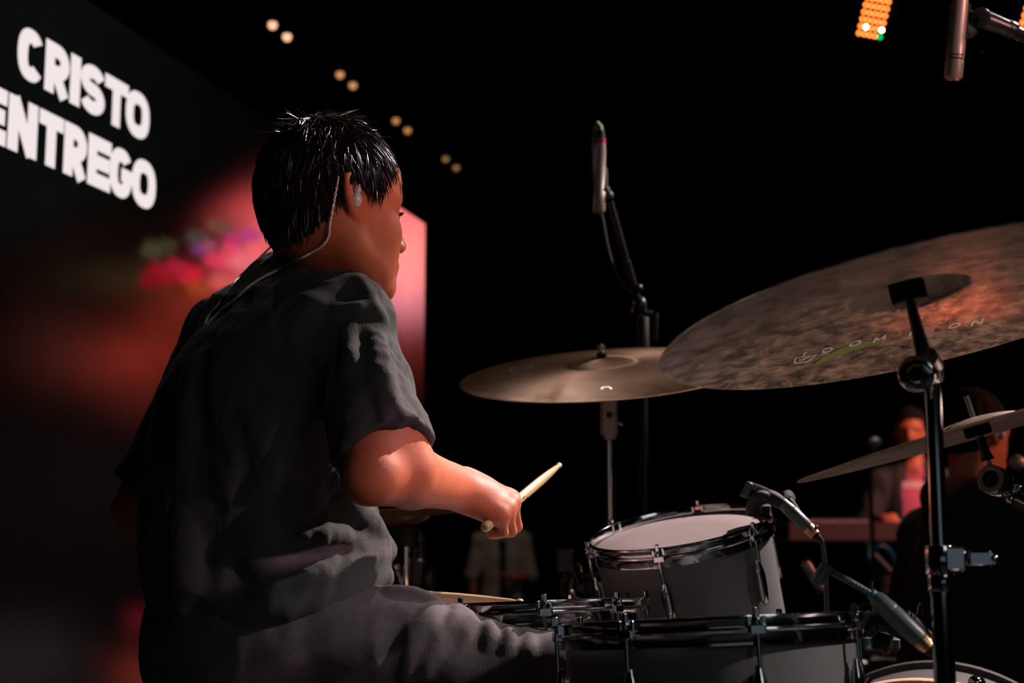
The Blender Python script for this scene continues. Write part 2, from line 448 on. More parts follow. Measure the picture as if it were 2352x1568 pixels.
        pos = np.searchsorted(VK, QK); pos = np.minimum(pos, len(VK) - 1)
        ok = (VK[pos] == QK).all(1); F = pos[ok]
        me = bpy.data.meshes.new(name)
        me.vertices.add(len(VP)); me.vertices.foreach_set('co', VP.astype(np.float32).ravel())
        me.loops.add(F.size); me.loops.foreach_set('vertex_index', F.astype(np.int32).ravel())
        me.polygons.add(len(F)); me.polygons.foreach_set('loop_start', np.arange(0, F.size, 4, dtype=np.int32))
        me.polygons.foreach_set('use_smooth', np.ones(len(F), dtype=bool))
        me.update(calc_edges=True); me.validate()
        me.materials.append(material)
        return me

def vnoise(p, scale, seed=0):
    """Cheap smooth value noise in [-1, 1]."""
    q = p * scale + seed * 17.13
    i = np.floor(q).astype(np.int64); f = q - i; f = f * f * (3 - 2 * f)
    def hsh(x, y, z):
        n = (x * 374761393 + y * 668265263 + z * 2147483647 + seed * 144665) & 0xffffffff
        n = ((n ^ (n >> 13)) * 1274126177) & 0xffffffff
        return ((n ^ (n >> 16)) & 0xffff) / 32767.5 - 1
    r = 0
    for dx in (0, 1):
        for dy in (0, 1):
            for dz in (0, 1):
                wgt = (f[..., 0] if dx else 1 - f[..., 0]) * (f[..., 1] if dy else 1 - f[..., 1]) * (f[..., 2] if dz else 1 - f[..., 2])
                r = r + wgt * hsh(i[..., 0] + dx, i[..., 1] + dy, i[..., 2] + dz)
    return r

def spline(pts, n):
    """Catmull-Rom through points."""
    pts = [Vector(p) for p in pts]; out = []
    ext = [pts[0] * 2 - pts[1]] + pts + [pts[-1] * 2 - pts[-2]]
    m = len(pts) - 1
    for q in range(n):
        t = q / (n - 1) * m; i = min(int(t), m - 1); u = t - i
        a, b, c, d = ext[i:i + 4]
        out.append(0.5 * (2 * b + (c - a) * u + (2 * a - 5 * b + 4 * c - d) * u * u + (3 * b - a - 3 * c + d) * u ** 3))
    return out

# ------------------------------------------------------------------ lettering: stroke glyphs in a unit box (x, y)
def arc(cx, cy, rx, ry, a0, a1, n=14):
    return [(cx + rx * math.cos(math.radians(a0 + (a1 - a0) * i / (n - 1))), cy + ry * math.sin(math.radians(a0 + (a1 - a0) * i / (n - 1)))) for i in range(n)]

def glyph(ch, wx, wy):
    """Centre lines for strokes of half-width wx (across) and wy (up)."""
    x0, x1, y0, y1 = wx, 1 - wx, wy, 1 - wy; mx, my = 0.5, 0.5; rx, ry = (x1 - x0) / 2, (y1 - y0) / 2
    se = lambda a0, a1, n=22: [(mx + rx * math.copysign(abs(math.cos(t)) ** 0.8, math.cos(t)), my + ry * math.copysign(abs(math.sin(t)) ** 0.8, math.sin(t)))
                               for t in [math.radians(a0 + (a1 - a0) * i / (n - 1)) for i in range(n)]]
    if ch == 'O': return [se(0, 360, 40)]
    if ch == 'C': return [se(38, 322, 32)]
    if ch == 'G': return [se(38, 360, 34), [(mx + 0.02, my - 0.02), (1, my - 0.02)]]
    if ch == 'I': return [[(0.5, 0), (0.5, 1)]]
    if ch == 'T': return [[(0.5, 0), (0.5, 1)], [(0, y1), (1, y1)]]
    if ch == 'E': return [[(x0, 0), (x0, 1)], [(0, y1), (1, y1)], [(0, my), (0.93, my)], [(0, y0), (1, y0)]]
    if ch == 'N': return [[(x0, 0), (x0, 1)], [(x1, 0), (x1, 1)], [(x0, 0.97), (x1, 0.03)]]
    if ch == 'M': return [[(x0, 0), (x0, 1)], [(x1, 0), (x1, 1)], [(x0, 1), (0.5, 0.3), (x1, 1)]]
    if ch == 'D': return [[(x0, 0), (x0, 1)], [(x0, y1), (0.45, y1)] + arc(0.45, my, x1 - 0.45, ry, 90, -90) + [(x0, y0)]]
    if ch == 'R':
        b = 0.40 + wy * 0.3
        return [[(x0, 0), (x0, 1)], [(x0, y1), (0.5, y1)] + arc(0.5, (y1 + b) / 2, x1 - 0.5, (y1 - b) / 2, 90, -90, 12) + [(x0, b)], [(0.42, b), (x1 + 0.02, 0)]]
    if ch == 'S':
        q = ry / 2
        return [arc(mx, my + q, rx, q, 20, 270, 18) + arc(mx, my - q, rx, q, 90, -160, 18)]
    if ch == 'P':
        b = 0.42
        return [[(x0, 0), (x0, 1)], [(x0, y1), (0.5, y1)] + arc(0.5, (y1 + b) / 2, x1 - 0.5, (y1 - b) / 2, 90, -90, 12) + [(x0, b)]]
    return []

def ribbon(line, wx, wy):
    """Flat band of elliptic pen half-widths along a 2-D line -> verts, quads."""
    v = []; n = len(line)
    closed = (abs(line[0][0] - line[-1][0]) + abs(line[0][1] - line[-1][1])) < 1e-6
    for i in range(n):
        a = line[i - 1] if i else (line[-2] if closed else line[0]); b = line[i + 1] if i < n - 1 else (line[1] if closed else line[-1])
        if i == 0 and not closed: a = line[0]
        dx, dy = b[0] - a[0], b[1] - a[1]; l = math.hypot(dx / max(wx, 1e-6), dy / max(wy, 1e-6)) or 1
        nx, ny = -(dy / wy) / l * wx, (dx / wx) / l * wy
        v += [(line[i][0] + nx, line[i][1] + ny), (line[i][0] - nx, line[i][1] - ny)]
    f = [(2 * i, 2 * i + 1, 2 * i + 3, 2 * i + 2) for i in range(n - 1)]
    return v, f

# ------------------------------------------------------------------ the hall
structure('floor', MB().box((2.5, 2.75, -0.05), (7.0, 6.75, 0.05)), M['floor'])
structure('floor_hall', MB().box((2.5, 12.5, -0.56), (7.0, 3.0, 0.05)), M['floor'])
structure('trim_stage_edge', MB().box((2.5, 9.49, -0.255), (7.0, 0.02, 0.25)), M['wall'])
structure('ceiling', MB().box((2.5, 5.75, 5.55), (7.0, 9.75, 0.05)), M['wall'])
structure('wall_right', MB().box((9.55, 5.75, 2.5), (0.05, 9.75, 3.1)), M['wall'])
structure('wall_left', MB().box((-4.55, 5.75, 2.5), (0.05, 9.75, 3.1)), M['wall'])
structure('wall_front', MB().box((2.5, -4.05, 2.5), (7.0, 0.05, 3.1)), M['wall'])
structure('wall_back', MB().box((2.5, 15.55, 2.5), (7.0, 0.05, 3.1)), M['wall'])

# black drapes hanging in front of the back wall
for i, (x0, wd) in enumerate(((-4.0, 2.6), (-1.3, 2.4), (1.3, 2.6), (4.1, 2.7), (7.0, 2.3))):
    m = MB(); n = 90; v = []; f = []
    for j in range(n + 1):
        x = x0 + wd * j / n; y = 15.2 + 0.07 * math.sin(j * 0.9 + i) + 0.03 * math.sin(j * 2.3 + 2 * i)
        v += [(x, y, -0.5), (x, y + 0.012, -0.5), (x, y, 5.45), (x, y + 0.012, 5.45)]
    for j in range(n):
        a, b = 4 * j, 4 * j + 4
        f += [(a, b, b + 2, a + 2), (a + 1, a + 3, b + 3, b + 1), (a + 2, b + 2, b + 3, a + 3), (a, a + 1, b + 1, b)]
    m.add(v, f)
    t = Thing('stage_drape', ['black drape behind the screen at the far left', 'black drape behind the screen edge and the twin lamps', 'black drape behind the bronze crash cymbal',
                              'black drape behind the musicians at the keyboard', 'black drape in the far corner beyond the coloured light panels'][i], 'drape', Vector((x0, 15.2, -0.5)), 'black drapes along the back wall')
    t.part('cloth', m, M['drape'])
    h = MB().box((x0 + wd / 2, 15.2, 5.46), (wd / 2, 0.11, 0.04)); t.part('track', h, M['black_metal'])

# ------------------------------------------------------------------ LED screen
SD = (P(2090, 1250, 1) - CAM).normalized()             # along the screen, away from the camera
SE = P(970, 1250, 6.5)
SN = Vector((SD.y, -SD.x, 0))                          # faces the stage
S_ = lambda s, z, o=0.0: Vector((SE.x, SE.y, 0)) - SD * s + SN * o + Vector((0, 0, z))
STOP = P(970, 490, 6.5).z
def pix(p):
    q = Vector(p) - CAM; D = q.dot(FWD)
    return 1176 + FPX * q.dot(RGT) / D, 784 - FPX * q.dot(UPV) / D
def on_screen(px, py):
    o = CAM; v = P(px, py, 1.0) - CAM
    t = (SE - o).dot(SN) / v.dot(SN); q = o + v * t
    return (Vector((SE.x, SE.y, 0)) - Vector((q.x, q.y, 0))).dot(SD), q.z
#  px, py, sx, sy, rotation, colour (sRGB), gain
BLOBS = [
 (940, 590, 70, 75, 0, (255, 140, 130), 1.0), (930, 690, 60, 45, 0, (205, 120, 145), 0.55), (945, 500, 60, 45, 0, (235, 95, 100), 0.55),
 (800, 560, 110, 110, 0, (225, 100, 100), 0.55), (615, 560, 62, 48, -20, (235, 105, 115), 0.75), (610, 470, 58, 34, -20, (190, 62, 60), 0.55), (540, 478, 60, 30, -28, (140, 46, 44), 0.55),
 (545, 640, 50, 26, -15, (210, 80, 85), 0.55), (470, 700, 90, 36, 0, (110, 34, 20), 0.5), (450, 640, 60, 40, 0, (120, 26, 24), 0.5),
 (320, 830, 80, 52, 0, (105, 27, 18), 0.8), (200, 820, 100, 62, 0, (62, 20, 15), 0.7), (420, 760, 80, 60, 0, (105, 32, 22), 0.5), (330, 930, 60, 40, 0, (60, 16, 12), 0.5),
 (300, 640, 90, 30, 0, (34, 26, 13), 0.9), (930, 800, 70, 60, 0, (95, 25, 15), 0.6), (950, 1000, 60, 60, 0, (42, 14, 8), 0.7),
 (318, 1425, 24, 26, 0, (80, 10, 22), 0.7), (345, 1550, 60, 44, 0, (100, 32, 24), 0.8), (110, 760, 90, 80, 0, (34, 14, 11), 0.5),
 (200, 1100, 250, 160, 0, (16, 9, 8), 0.7), (50, 1520, 120, 80, 0, (34, 27, 28), 0.8), (170, 560, 170, 80, 0, (24, 12, 8), 0.5), (0, 20, 90, 90, 0, (26, 29, 30), 0.7),
]
#  the blocky patches of the cloud picture: centre, half-size, slant, colour
BLOCKS = [(352, 574, 26, 20, (70, 62, 44)), (385, 566, 22, 18, (60, 54, 40)), (452, 546, 24, 16, (72, 64, 56)), (505, 520, 30, 14, (110, 70, 60)), (458, 572, 20, 15, (112, 52, 100)), (542, 552, 26, 14, (190, 48, 110)), (575, 540, 22, 14, (175, 50, 120)),
 (372, 630, 36, 22, (150, 18, 34)), (345, 645, 22, 18, (120, 14, 26)), (438, 632, 26, 20, (205, 28, 52)), (405, 612, 26, 16, (165, 30, 52)), (500, 598, 30, 18, (225, 58, 84)), (560, 598, 40, 22, (235, 110, 120)), (480, 566, 18, 14, (150, 70, 95)),
 (455, 662, 30, 16, (150, 62, 24)), (515, 648, 34, 18, (210, 84, 84)), (400, 668, 26, 14, (90, 34, 14)), (590, 578, 26, 18, (240, 100, 105)), (530, 574, 22, 14, (225, 70, 90))]
def screen_colour(px, py):
    c = np.zeros(3) + np.array(lin(4, 3, 3)[:3])
    for bx, by, sx, sy, rot, col, g in BLOBS:
        a = math.radians(-rot); dx, dy = px - bx, py - by
        u = dx * math.cos(a) - dy * math.sin(a); v = dx * math.sin(a) + dy * math.cos(a)
        q = 0.5 * ((u / sx) ** 2 + (v / sy) ** 2)
        if q < 12: c += g * np.array(lin(*col)[:3]) * math.exp(-q)
    for bx, by, hx, hy, col in BLOCKS:
        u = (px - bx + 0.5 * (py - by)) / hx; v = (py - by - 0.25 * (px - bx)) / hy
        q = (u ** 4 + v ** 4) * 0.7
        if q < 10:
            g = 0.85 * math.exp(-q); c = c * (1 - g) + np.array(lin(*col)[:3]) * g
    # the dark band with the words lies over the picture: its lower edge is soft
    band = 1 / (1 + math.exp(-((py - (585 - 0.36 * px)) + 22) / 20.0)) if px < 960 else 1.0
    if px < 960: c = c * band + np.array(lin(11, 12, 12)[:3]) * (1 - band) * (0.15 + 0.85 * math.exp(-((px - 120) / 330.0) ** 2))
    return c
led = Thing('led_screen', 'tall LED screen behind the drummer showing red cloud picture and white words', 'screen', S_(0, 0))
m = MB(); NS, NZ, SL = 230, 130, 4.35; cols = []
for i in range(NS + 1):
    s = SL * (i / NS) ** 1.3
    for j in range(NZ + 1):
        z = 0.06 + (STOP - 0.06) * j / NZ
        p = S_(s, z); m.v.append(p); x, y = pix(p); cols.append(screen_colour(x, y))
for i in range(NS):
    for j in range(NZ):
        a = i * (NZ + 1) + j; m.f.append((a, a + 1, a + NZ + 2, a + NZ + 1))
sm = bpy.data.materials.new('screen_picture'); sm.use_nodes = True; nt = sm.node_tree; nt.nodes.remove(nt.nodes['Principled BSDF'])
e = nt.nodes.new('ShaderNodeEmission'); at = nt.nodes.new('ShaderNodeAttribute'); at.attribute_name = 'picture'
tcs = nt.nodes.new('ShaderNodeTexCoord'); nz = nt.nodes.new('ShaderNodeTexNoise'); nz.inputs['Scale'].default_value = 9; nz.inputs['Detail'].default_value = 4
mrs = nt.nodes.new('ShaderNodeMapRange'); mrs.inputs[1].default_value = 0.25; mrs.inputs[2].default_value = 0.75; mrs.inputs[3].default_value = 0.92; mrs.inputs[4].default_value = 1.08
mxs = nt.nodes.new('ShaderNodeVectorMath'); mxs.operation = 'SCALE'
nt.links.new(tcs.outputs['Object'], nz.inputs['Vector']); nt.links.new(nz.outputs['Fac'], mrs.inputs[0])
nt.links.new(at.outputs['Color'], mxs.inputs[0]); nt.links.new(mrs.outputs[0], mxs.inputs['Scale'])
nt.links.new(mxs.outputs[0], e.inputs[0]); nt.links.new(e.outputs[0], nt.nodes['Material Output'].inputs[0])
me = m.mesh('picture', sm)
ca = me.color_attributes.new('picture', 'FLOAT_COLOR', 'POINT')
ca.data.foreach_set('color', np.concatenate([np.array(cols), np.ones((len(cols), 1))], 1).astype(np.float32).ravel())
pict = led.part('picture', me, sm)
cab = MB(); v = [S_(s, z, o) for o in (-0.004, -0.09) for s, z in ((0, 0.04), (SL + 0.02, 0.04), (SL + 0.02, STOP + 0.01), (-0.012, STOP + 0.01), (-0.012, 0.04))][:0]
c8 = [S_(s, z, o) for o in (-0.09, -0.003) for z in (0.0, STOP + 0.012) for s in (-0.012, SL + 0.02)]
cab.add(c8, [(0, 2, 3, 1), (4, 5, 7, 6), (0, 1, 5, 4), (2, 6, 7, 3), (0, 4, 6, 2), (1, 3, 7, 5)])
led.part('cabinet', cab, M['wall'], smooth=False)
M['screen_white'] = emit('screen_white', lin(243, 230, 230), 1.0)
#  letter, left, right (px), upper-left y, lower-left y, upper-right y, lower-right y
L1 = [('C', 32, 96), ('R', 97, 157), ('I', 157, 182), ('S', 180, 241), ('T', 237, 295), ('O', 287, 345)]
L2 = [('E', -46, 18), ('N', 18, 90), ('T', 90, 150), ('R', 149, 205), ('E', 205, 261), ('G', 255, 310), ('O', 307, 365)]
for line, (tp, bt) in ((L1, ((60, 66, 318, 209), (75, 190, 318, 322))), (L2, ((40, 222, 338, 373), (40, 350, 338, 484)))):
    s0, z0 = on_screen(*tp[:2]); s1, z1 = on_screen(*tp[2:]); s2, z2 = on_screen(*bt[:2]); s3, z3 = on_screen(*bt[2:])
    zt, zb = (z0 + z1) / 2, (z2 + z3) / 2
    for ch, a, b in line:
        sa = on_screen(a, 200)[0]; sb = on_screen(b, 200)[0]; sa, sb = sa - 0.02 * (sa - sb), sb + 0.03 * (sa - sb); wdt = sa - sb; hgt = zt - zb
        pen = 0.138 * hgt; wx = min(pen / wdt * 1.12, 0.5); wy = pen / hgt * 1.0
        if ch == 'I': wx = 0.5
        m = MB()
        for st in glyph(ch, wx, wy):
            v, f = ribbon(st, wx, wy)
            m.add([S_(sa - wdt * x, zb + hgt * y, 0.004) for x, y in v], f)
        led.part('letter', m, M['screen_white'], parent=pict, smooth=False)

# ------------------------------------------------------------------ lamps above
pipe = Thing('lighting_pipe', 'thin black pipe hung over the screen carrying the twin lamps', 'pipe', P(640, 20, 7.0))
pa, pb = P(470, -85, 6.3), P(1120, 400, 10.6)
zp = P(640, 65, 7.0).z + 0.13; pa.z = pb.z = zp
pipe.part('tube', MB().cyl(pa, pb, 0.02), M['black_metal'])
for q in (0.15, 0.85):
    c = pa.lerp(pb, q); pipe.part('drop_rod', MB().cyl(c, (c.x, c.y, 5.5), 0.008), M['black_metal'])
pdir = (pb - pa).normalized()
tw = [(643, 66, 7.0, (1.0, 0.50, 0.30), 1.5, 'twin warm lamp nearest on the pipe, brightest of the four'), (796, 179, 7.84, (1.0, 0.42, 0.17), 0.7, 'twin warm lamp second along the pipe above the drummer'),
      (923, 284, 8.69, (1.0, 0.42, 0.13), 0.55, "twin warm lamp third along the pipe, beside the drummer's fringe"), (1036, 371, 9.62, (0.9, 0.45, 0.14), 0.3, 'twin lamp farthest along the pipe, dimmest of the four')]
for i, (px, py, D, col, st, lab) in enumerate(tw):
    c = P(px, py, D); t = Thing('twin_lamp', lab, 'lamp', Vector((c.x, c.y, zp)), 'twin warm lamps over the screen')
    me = emit('lamp_glow_%d' % i, col, st)
    t.part('bracket', MB().box((c.x, c.y, zp - 0.03), (0.02, 0.02, 0.03)).cyl((c.x, c.y, zp - 0.05), (c.x, c.y, zp - 0.09), 0.008), M['black_metal'])
    for s in (-1, 1):
        b = c + pdir * (0.085 * D / 7 * s); b.z = c.z
        hsg = t.part('housing', MB().lathe([(0.012, 0.05), (0.03, 0.045), (0.034, 0.0), (0.031, -0.005), (0.028, 0.03), (0.01, 0.035)], 16, Matrix.Translation(b)), M['black_metal'])
        t.part('bulb', MB().ball(b + Vector((0, 0, -0.012)), 0.022, 12), me, parent=hsg)

def led_panel(px, py, D, label, green):
    c = P(px, py, D); n = (CAM - c).normalized(); n = (n + Vector((-0.02, 0, -0.05))).normalized()
    Mx = basis(c, n, (1, 0, 0.0)) @ Matrix.Rotation(math.radians(-10), 4, 'Z')
    t = Thing('led_panel_light', label, 'stage light', Mx, 'red stage light panels')
    t.part('housing', MB().box((0, 0, -0.05), (0.125, 0.165, 0.045), bev=0.01), M['black_metal'], world=False)
    yo = MB(); 
    for s in (-1, 1): yo.box((s * 0.14, 0.08, -0.05), (0.006, 0.15, 0.015))
    yo.box((0, 0.235, -0.05), (0.146, 0.008, 0.015)); yo.cyl((0, 0.24, -0.05), (0, 0.32, -0.05), 0.012)
    t.part('yoke', yo, M['black_metal'], world=False)
    ms = {k: MB().lathe([(0.0, 0.004), (0.006, 0.003), (0.009, 0.0), (0.009, -0.006)], 12).mesh('led', M['led_' + k]) for k in ('red', 'white', 'green')}
    for r in range(6):
        for q in range(5):
            k = 'red'
            if green and r == 0 and q == 4: k = 'green'
            if green and r == 1 and q in (1, 4): k = 'white'
            t.inst('led', ms[k], Matrix.Translation(((q - 2) * 0.033, (r - 2.5) * 0.0445, 0.0)))
    top = Mx @ Vector((0, 0.32, -0.05))
    return t, top
M['led_red'] = emit('led_red', (1.0, 0.20, 0.035), 9); M['led_white'] = emit('led_white', (1.0, 0.8, 0.5), 20); M['led_green'] = emit('led_green', (0.0, 0.35, 0.08), 8)
t1, top1 = led_panel(2007, 40, 9.0, 'glowing red and orange stage light panel with one green lamp', True)
t2, top2 = led_panel(2376, 48, 9.0, 'red stage light panel cut by the right edge of the picture', False)
bar = Thing('light_bar', 'black bar holding the red stage light panels under the ceiling', 'pipe', Vector((top1.x, top1.y, top1.z)))
bar.part('tube', MB().cyl((top1.x - 0.6, top1.y, top1.z + 0.02), (top2.x + 0.5, top2.y, top1.z + 0.02), 0.025), M['black_metal'])
for x in (top1.x - 0.4, top2.x + 0.3): bar.part('drop_rod', MB().cyl((x, top1.y, top1.z), (x, top1.y, 5.5), 0.01), M['black_metal'])

# ------------------------------------------------------------------ drums
def lug_mesh(L=0.075, wd=0.0095):
    m = MB()
    prof = [(0.0, 0.0), (0.004, -0.001), (0.0052, -0.008), (wd * 0.8, -0.016), (wd, -0.026), (wd, -L * 0.62), (wd * 0.82, -L * 0.85), (wd * 0.45, -L * 0.97), (0.0, -L)]
    m.lathe(prof, 18, Matrix.Diagonal((1, 0.8, 1, 1)))
    m.box((0, -0.007, -L * 0.5), (wd * 0.62, 0.009, L * 0.40), bev=0.003)
    return m.mesh('lug', M['chrome'])
def rod_mesh(L):
    m = MB().cyl((0, 0, 0.012), (0, 0, -L), 0.0028, seg=10)
    m.box((0, 0, 0.017), (0.0032, 0.0032, 0.006), bev=0.001).lathe([(0.0, 0.0125), (0.0062, 0.012), (0.0066, 0.010), (0.003, 0.008)], 14)
    return m.mesh('tension_rod', M['chrome'])
def ear_mesh():
    m = MB().box((0, -0.003, 0.0), (0.010, 0.0085, 0.006), bev=0.002)
    m.box((0.0085, -0.004, 0.006), (0.0025, 0.006, 0.009), bev=0.001).box((-0.0085, -0.004, 0.006), (0.0025, 0.006, 0.009), bev=0.001)
    return m.mesh('rim_ear', M['chrome'])
def radial(R, phi, z=0.0):
    a = math.radians(phi); o = (math.sin(a), -math.cos(a)); t = (-math.cos(a), -math.sin(a))
    return Matrix(((t[0], o[0], 0, R * o[0]), (t[1], o[1], 0, R * o[1]), (0, 0, 1, z), (0, 0, 0, 1)))
def hoop_profile(R, up=0.014, dn=0.017):
    Ri, Ro = R + 0.0035, R + 0.006
    return [(Ri, up), (Ri + 0.001, up + 0.0012), (Ro + 0.0045, up + 0.0008), (Ro + 0.0048, up - 0.001), (Ro + 0.001, up - 0.0025), (Ro, up - 0.004), (Ro, 0.002), (Ro + 0.001, 0.0012), (Ro + 0.0065, 0.0008),
            (Ro + 0.0068, -0.001), (Ro + 0.003, -0.0025), (Ro + 0.0022, -0.004), (Ro + 0.0022, -dn), (Ro + 0.0004, -dn), (Ro, -0.002), (Ri, -0.001)]
def drum(name, label, Mx, R, H, lugs, shell_m, head_m, lugL, group=None, rodL=0.034, bottom=True):
    t = Thing(name, label, 'drum', Mx, group)
    t.part('shell', MB().lathe([(R - 0.006, -0.006), (R, -0.012), (R, -H), (R - 0.006, -H - 0.004), (R - 0.008, -H), (R - 0.008, -0.008)], 96, closed=True), shell_m, world=False)
    hd = t.part('drumhead', MB().lathe([(0.0, 0.0), (R * 0.5, 0.0), (R - 0.004, 0.0), (R + 0.001, -0.003), (R + 0.0026, -0.010), (R + 0.0026, -0.013), (R + 0.001, -0.013), (R - 0.004, -0.002), (R * 0.5, -0.0012), (0.0, -0.0012)], 96), head_m, world=False)
    t.part('hoop', MB().lathe(hoop_profile(R), 128, closed=True), M['chrome'], world=False)
    if bottom:
        t.part('bottom_head', MB().lathe([(0.0, -H - 0.002), (R - 0.004, -H - 0.002), (R + 0.0026, -H + 0.008), (R + 0.001, -H + 0.008), (R - 0.004, -H - 0.0005), (0.0, -H - 0.0005)], 64), M['head_clear'], world=False)
        t.part('bottom_hoop', MB().lathe([(r, -H - z) for r, z in hoop_profile(R)], 96, closed=True), M['chrome'], world=False)
    lm, rm, em = lug_mesh(lugL), rod_mesh(rodL + 0.008), ear_mesh()
    for i in range(lugs[0]):
        a = lugs[1] + 360.0 / lugs[0] * i
        lo = t.inst('lug', lm, radial(R + 0.010, a, -rodL - 0.004))
        t.inst('rim_ear', em, radial(R + 0.012, a, -0.001))
        t.inst('tension_rod', rm, radial(R + 0.0135, a, 0.0))
    return t

FT = basis(P(1630, 1446, 1.75), tilt(P(1630, 1446, 1.75), 4.0, 0.004, True))
ft = drum('floor_tom', "large dark grey floor tom in front, beside the drummer's knee, with chrome hoop", FT, 0.178, 0.36, (8, 8), M['shell'], M['head_white'], 0.105)
lg = MB()
for a in (-60, 60, 180):
    lg = MB(); c = FT @ (radial(0.178 + 0.022, a, 0) @ Vector((0, 0, -0.16))); e0 = FT @ (radial(0.178 + 0.022, a, 0) @ Vector((0, 0, -0.34)))
    lg.tube([c, e0, Vector((e0.x, e0.y, 0.06)), (FT @ (radial(0.178 + 0.06, a, 0) @ Vector((0, 0, -0.4)))).xy.to_3d() + Vector((0, 0, 0.012))], 0.006, 10)
    leg = ft.part('leg', lg, M['chrome'])
    ft.part('rubber_foot', MB().ball((FT @ (radial(0.178 + 0.06, a, 0) @ Vector((0, 0, -0.4)))).xy.to_3d() + Vector((0, 0, 0.014)), 0.014, 12), M['black_rubber'], parent=leg)
    ft.part('leg_bracket', MB().box((0, -0.006, -0.25), (0.018, 0.02, 0.03), radial(0.178 + 0.018, a, 0), bev=0.004), M['chrome'], world=False)
ft.part('air_vent', MB().lathe([(0.0, 0.003), (0.007, 0.003), (0.009, 0.0), (0.009, -0.003)], 16, Matrix.Translation(Vector((0.178 * math.sin(0.55), -0.178 * math.cos(0.55), -0.2))) @ Matrix.Rotation(pi / 2, 4, 'X') @ Matrix.Rotation(0.55, 4, 'Y')), M['chrome'], world=False)

RT = basis(P(1563, 1226, 2.42), tilt(P(1563, 1226, 2.42), 10.5, 0.205, True))
rt = drum('rack_tom', 'small dark grey tom tilted towards the drummer, white head showing', RT, 0.150, 0.20, (6, -19), M['shell'], M['head_white'], 0.078)
# mount of the rack tom, reaching to the pole of the bronze crash
C2c = P(1385, 857, 2.75)
pole2 = Vector(P(1402, 1100, 2.77)); pole2.z = 0
mk = MB().box((0, 0.012, -0.09), (0.025, 0.018, 0.05), radial(0.150, -88, 0), bev=0.006)
rt.part('mount_bracket', mk, M['black_metal'], world=False)
ta = RT @ (radial(0.150 + 0.03, -88, 0) @ Vector((0, 0, -0.06))); tb = P(1318, 1300, 2.47); td = P(1300, 1365, 2.55)
arm = rt.part('mount_arm', MB().tube(spline([ta, tb, td, P(1345, 1385, 2.68), Vector((pole2.x, pole2.y, P(1402, 1370, 2.77).z))], 18), [0.011] * 18, 12), M['chrome'])
rt.part('arm_knob', MB().ball(td + Vector((0, -0.02, 0)), 0.016, 12), M['black_metal'], parent=arm)
rt.part('wing_bolt', MB().box(tuple(tb + Vector((-0.015, -0.01, 0.01))), (0.016, 0.012, 0.022), None, 0.004), M['black_metal'])

SNc = P(1195, 1404, 2.15)
SN_ = basis(SNc, tilt(SNc, 2.4, 0.004, True))
sn = drum('snare_drum', "snare drum with chrome hoop behind the drummer's thigh", SN_, 0.178, 0.14, (10, 10), M['black_metal'], M['head_white'], 0.05, rodL=0.03)
sn.part('strainer', MB().box((0, 0.008, -0.075), (0.016, 0.012, 0.04), radial(0.178, 62, 0), bev=0.004).cyl(radial(0.178, 62, 0) @ Vector((0, 0.02, -0.05)), radial(0.178, 62, 0) @ Vector((0, 0.035, -0.11)), 0.004), M['chrome'], world=False)
ss = Thing('snare_stand', 'chrome basket stand carrying the snare drum', 'stand', Vector((SNc.x, SNc.y, 0)))
zb = SNc.z - 0.17
ss.part('post', MB().cyl((SNc.x, SNc.y, 0.12), (SNc.x, SNc.y, zb - 0.06), 0.012), M['chrome'])
for k in range(3):
    a = 2 * pi * k / 3 + 0.5; d = Vector((math.cos(a), math.sin(a), 0))
    ss.part('basket_arm', MB().tube([Vector((SNc.x, SNc.y, zb - 0.08)), Vector((SNc.x, SNc.y, zb - 0.03)) + d * 0.12, Vector((SNc.x, SNc.y, zb - 0.02)) + d * 0.185, Vector((SNc.x, SNc.y, zb + 0.02)) + d * 0.197], 0.006, 8), M['chrome'])
    ss.part('leg', MB().tube([Vector((SNc.x, SNc.y, 0.28)), Vector((SNc.x, SNc.y, 0.012)) + d * 0.28], 0.007, 8), M['chrome'])

# bass drum: top of its wooden batter hoop enters the frame at the bottom right
bax = Vector((0.34, 0.94, 0.0)).normalized()
btop = P(2115, 1559, 2.2); BR = 0.275
bc = Vector((btop.x, btop.y, btop.z - BR - 0.012))
BM = basis(bc, -bax, (0, 0, 1))
bd = Thing('bass_drum', 'bass drum low at the right corner, pale wooden hoop with chrome claws', 'drum', BM)
bd.part('shell', MB().lathe([(BR - 0.004, -0.03), (BR, -0.03), (BR, -0.34), (BR - 0.008, -0.34), (BR - 0.008, -0.03)], 96, closed=True), M['shell_dark'], world=False)
bd.part('batter_head', MB().lathe([(0.0, 0.0), (BR - 0.003, 0.0), (BR + 0.001, -0.005), (BR + 0.001, -0.02), (BR - 0.002, -0.02), (0.0, -0.002)], 96), M['head_white'], world=False)
bd.part('batter_hoop', MB().lathe([(BR + 0.001, 0.014), (BR + 0.011, 0.014), (BR + 0.012, 0.012), (BR + 0.012, -0.022), (BR + 0.011, -0.024), (BR + 0.002, -0.024)], 128, closed=True), M['hoop_wood'], world=False)
bd.part('front_head', MB().lathe([(0.0, -0.37), (BR, -0.37), (BR, -0.368), (0.0, -0.368)], 64), M['head_clear'], world=False)
bd.part('front_hoop', MB().lathe([(BR + 0.001, -0.34), (BR + 0.012, -0.34), (BR + 0.012, -0.38), (BR + 0.001, -0.38)], 96, closed=True), M['shell_dark'], world=False)
cm = MB().box((0.002, 0, -0.002), (0.004, 0.012, 0.024), bev=0.002).box((-0.008, 0, 0.019), (0.010, 0.011, 0.0035), bev=0.0015).ball((0.008, 0, -0.018), 0.012, 12, None, (0.8, 1, 1.2)).mesh('claw_hook', M['chrome'])
tm = MB().cyl((0.011, 0, -0.02), (0.013, 0, -0.075), 0.003, seg=10).mesh('tension_rod', M['chrome'])
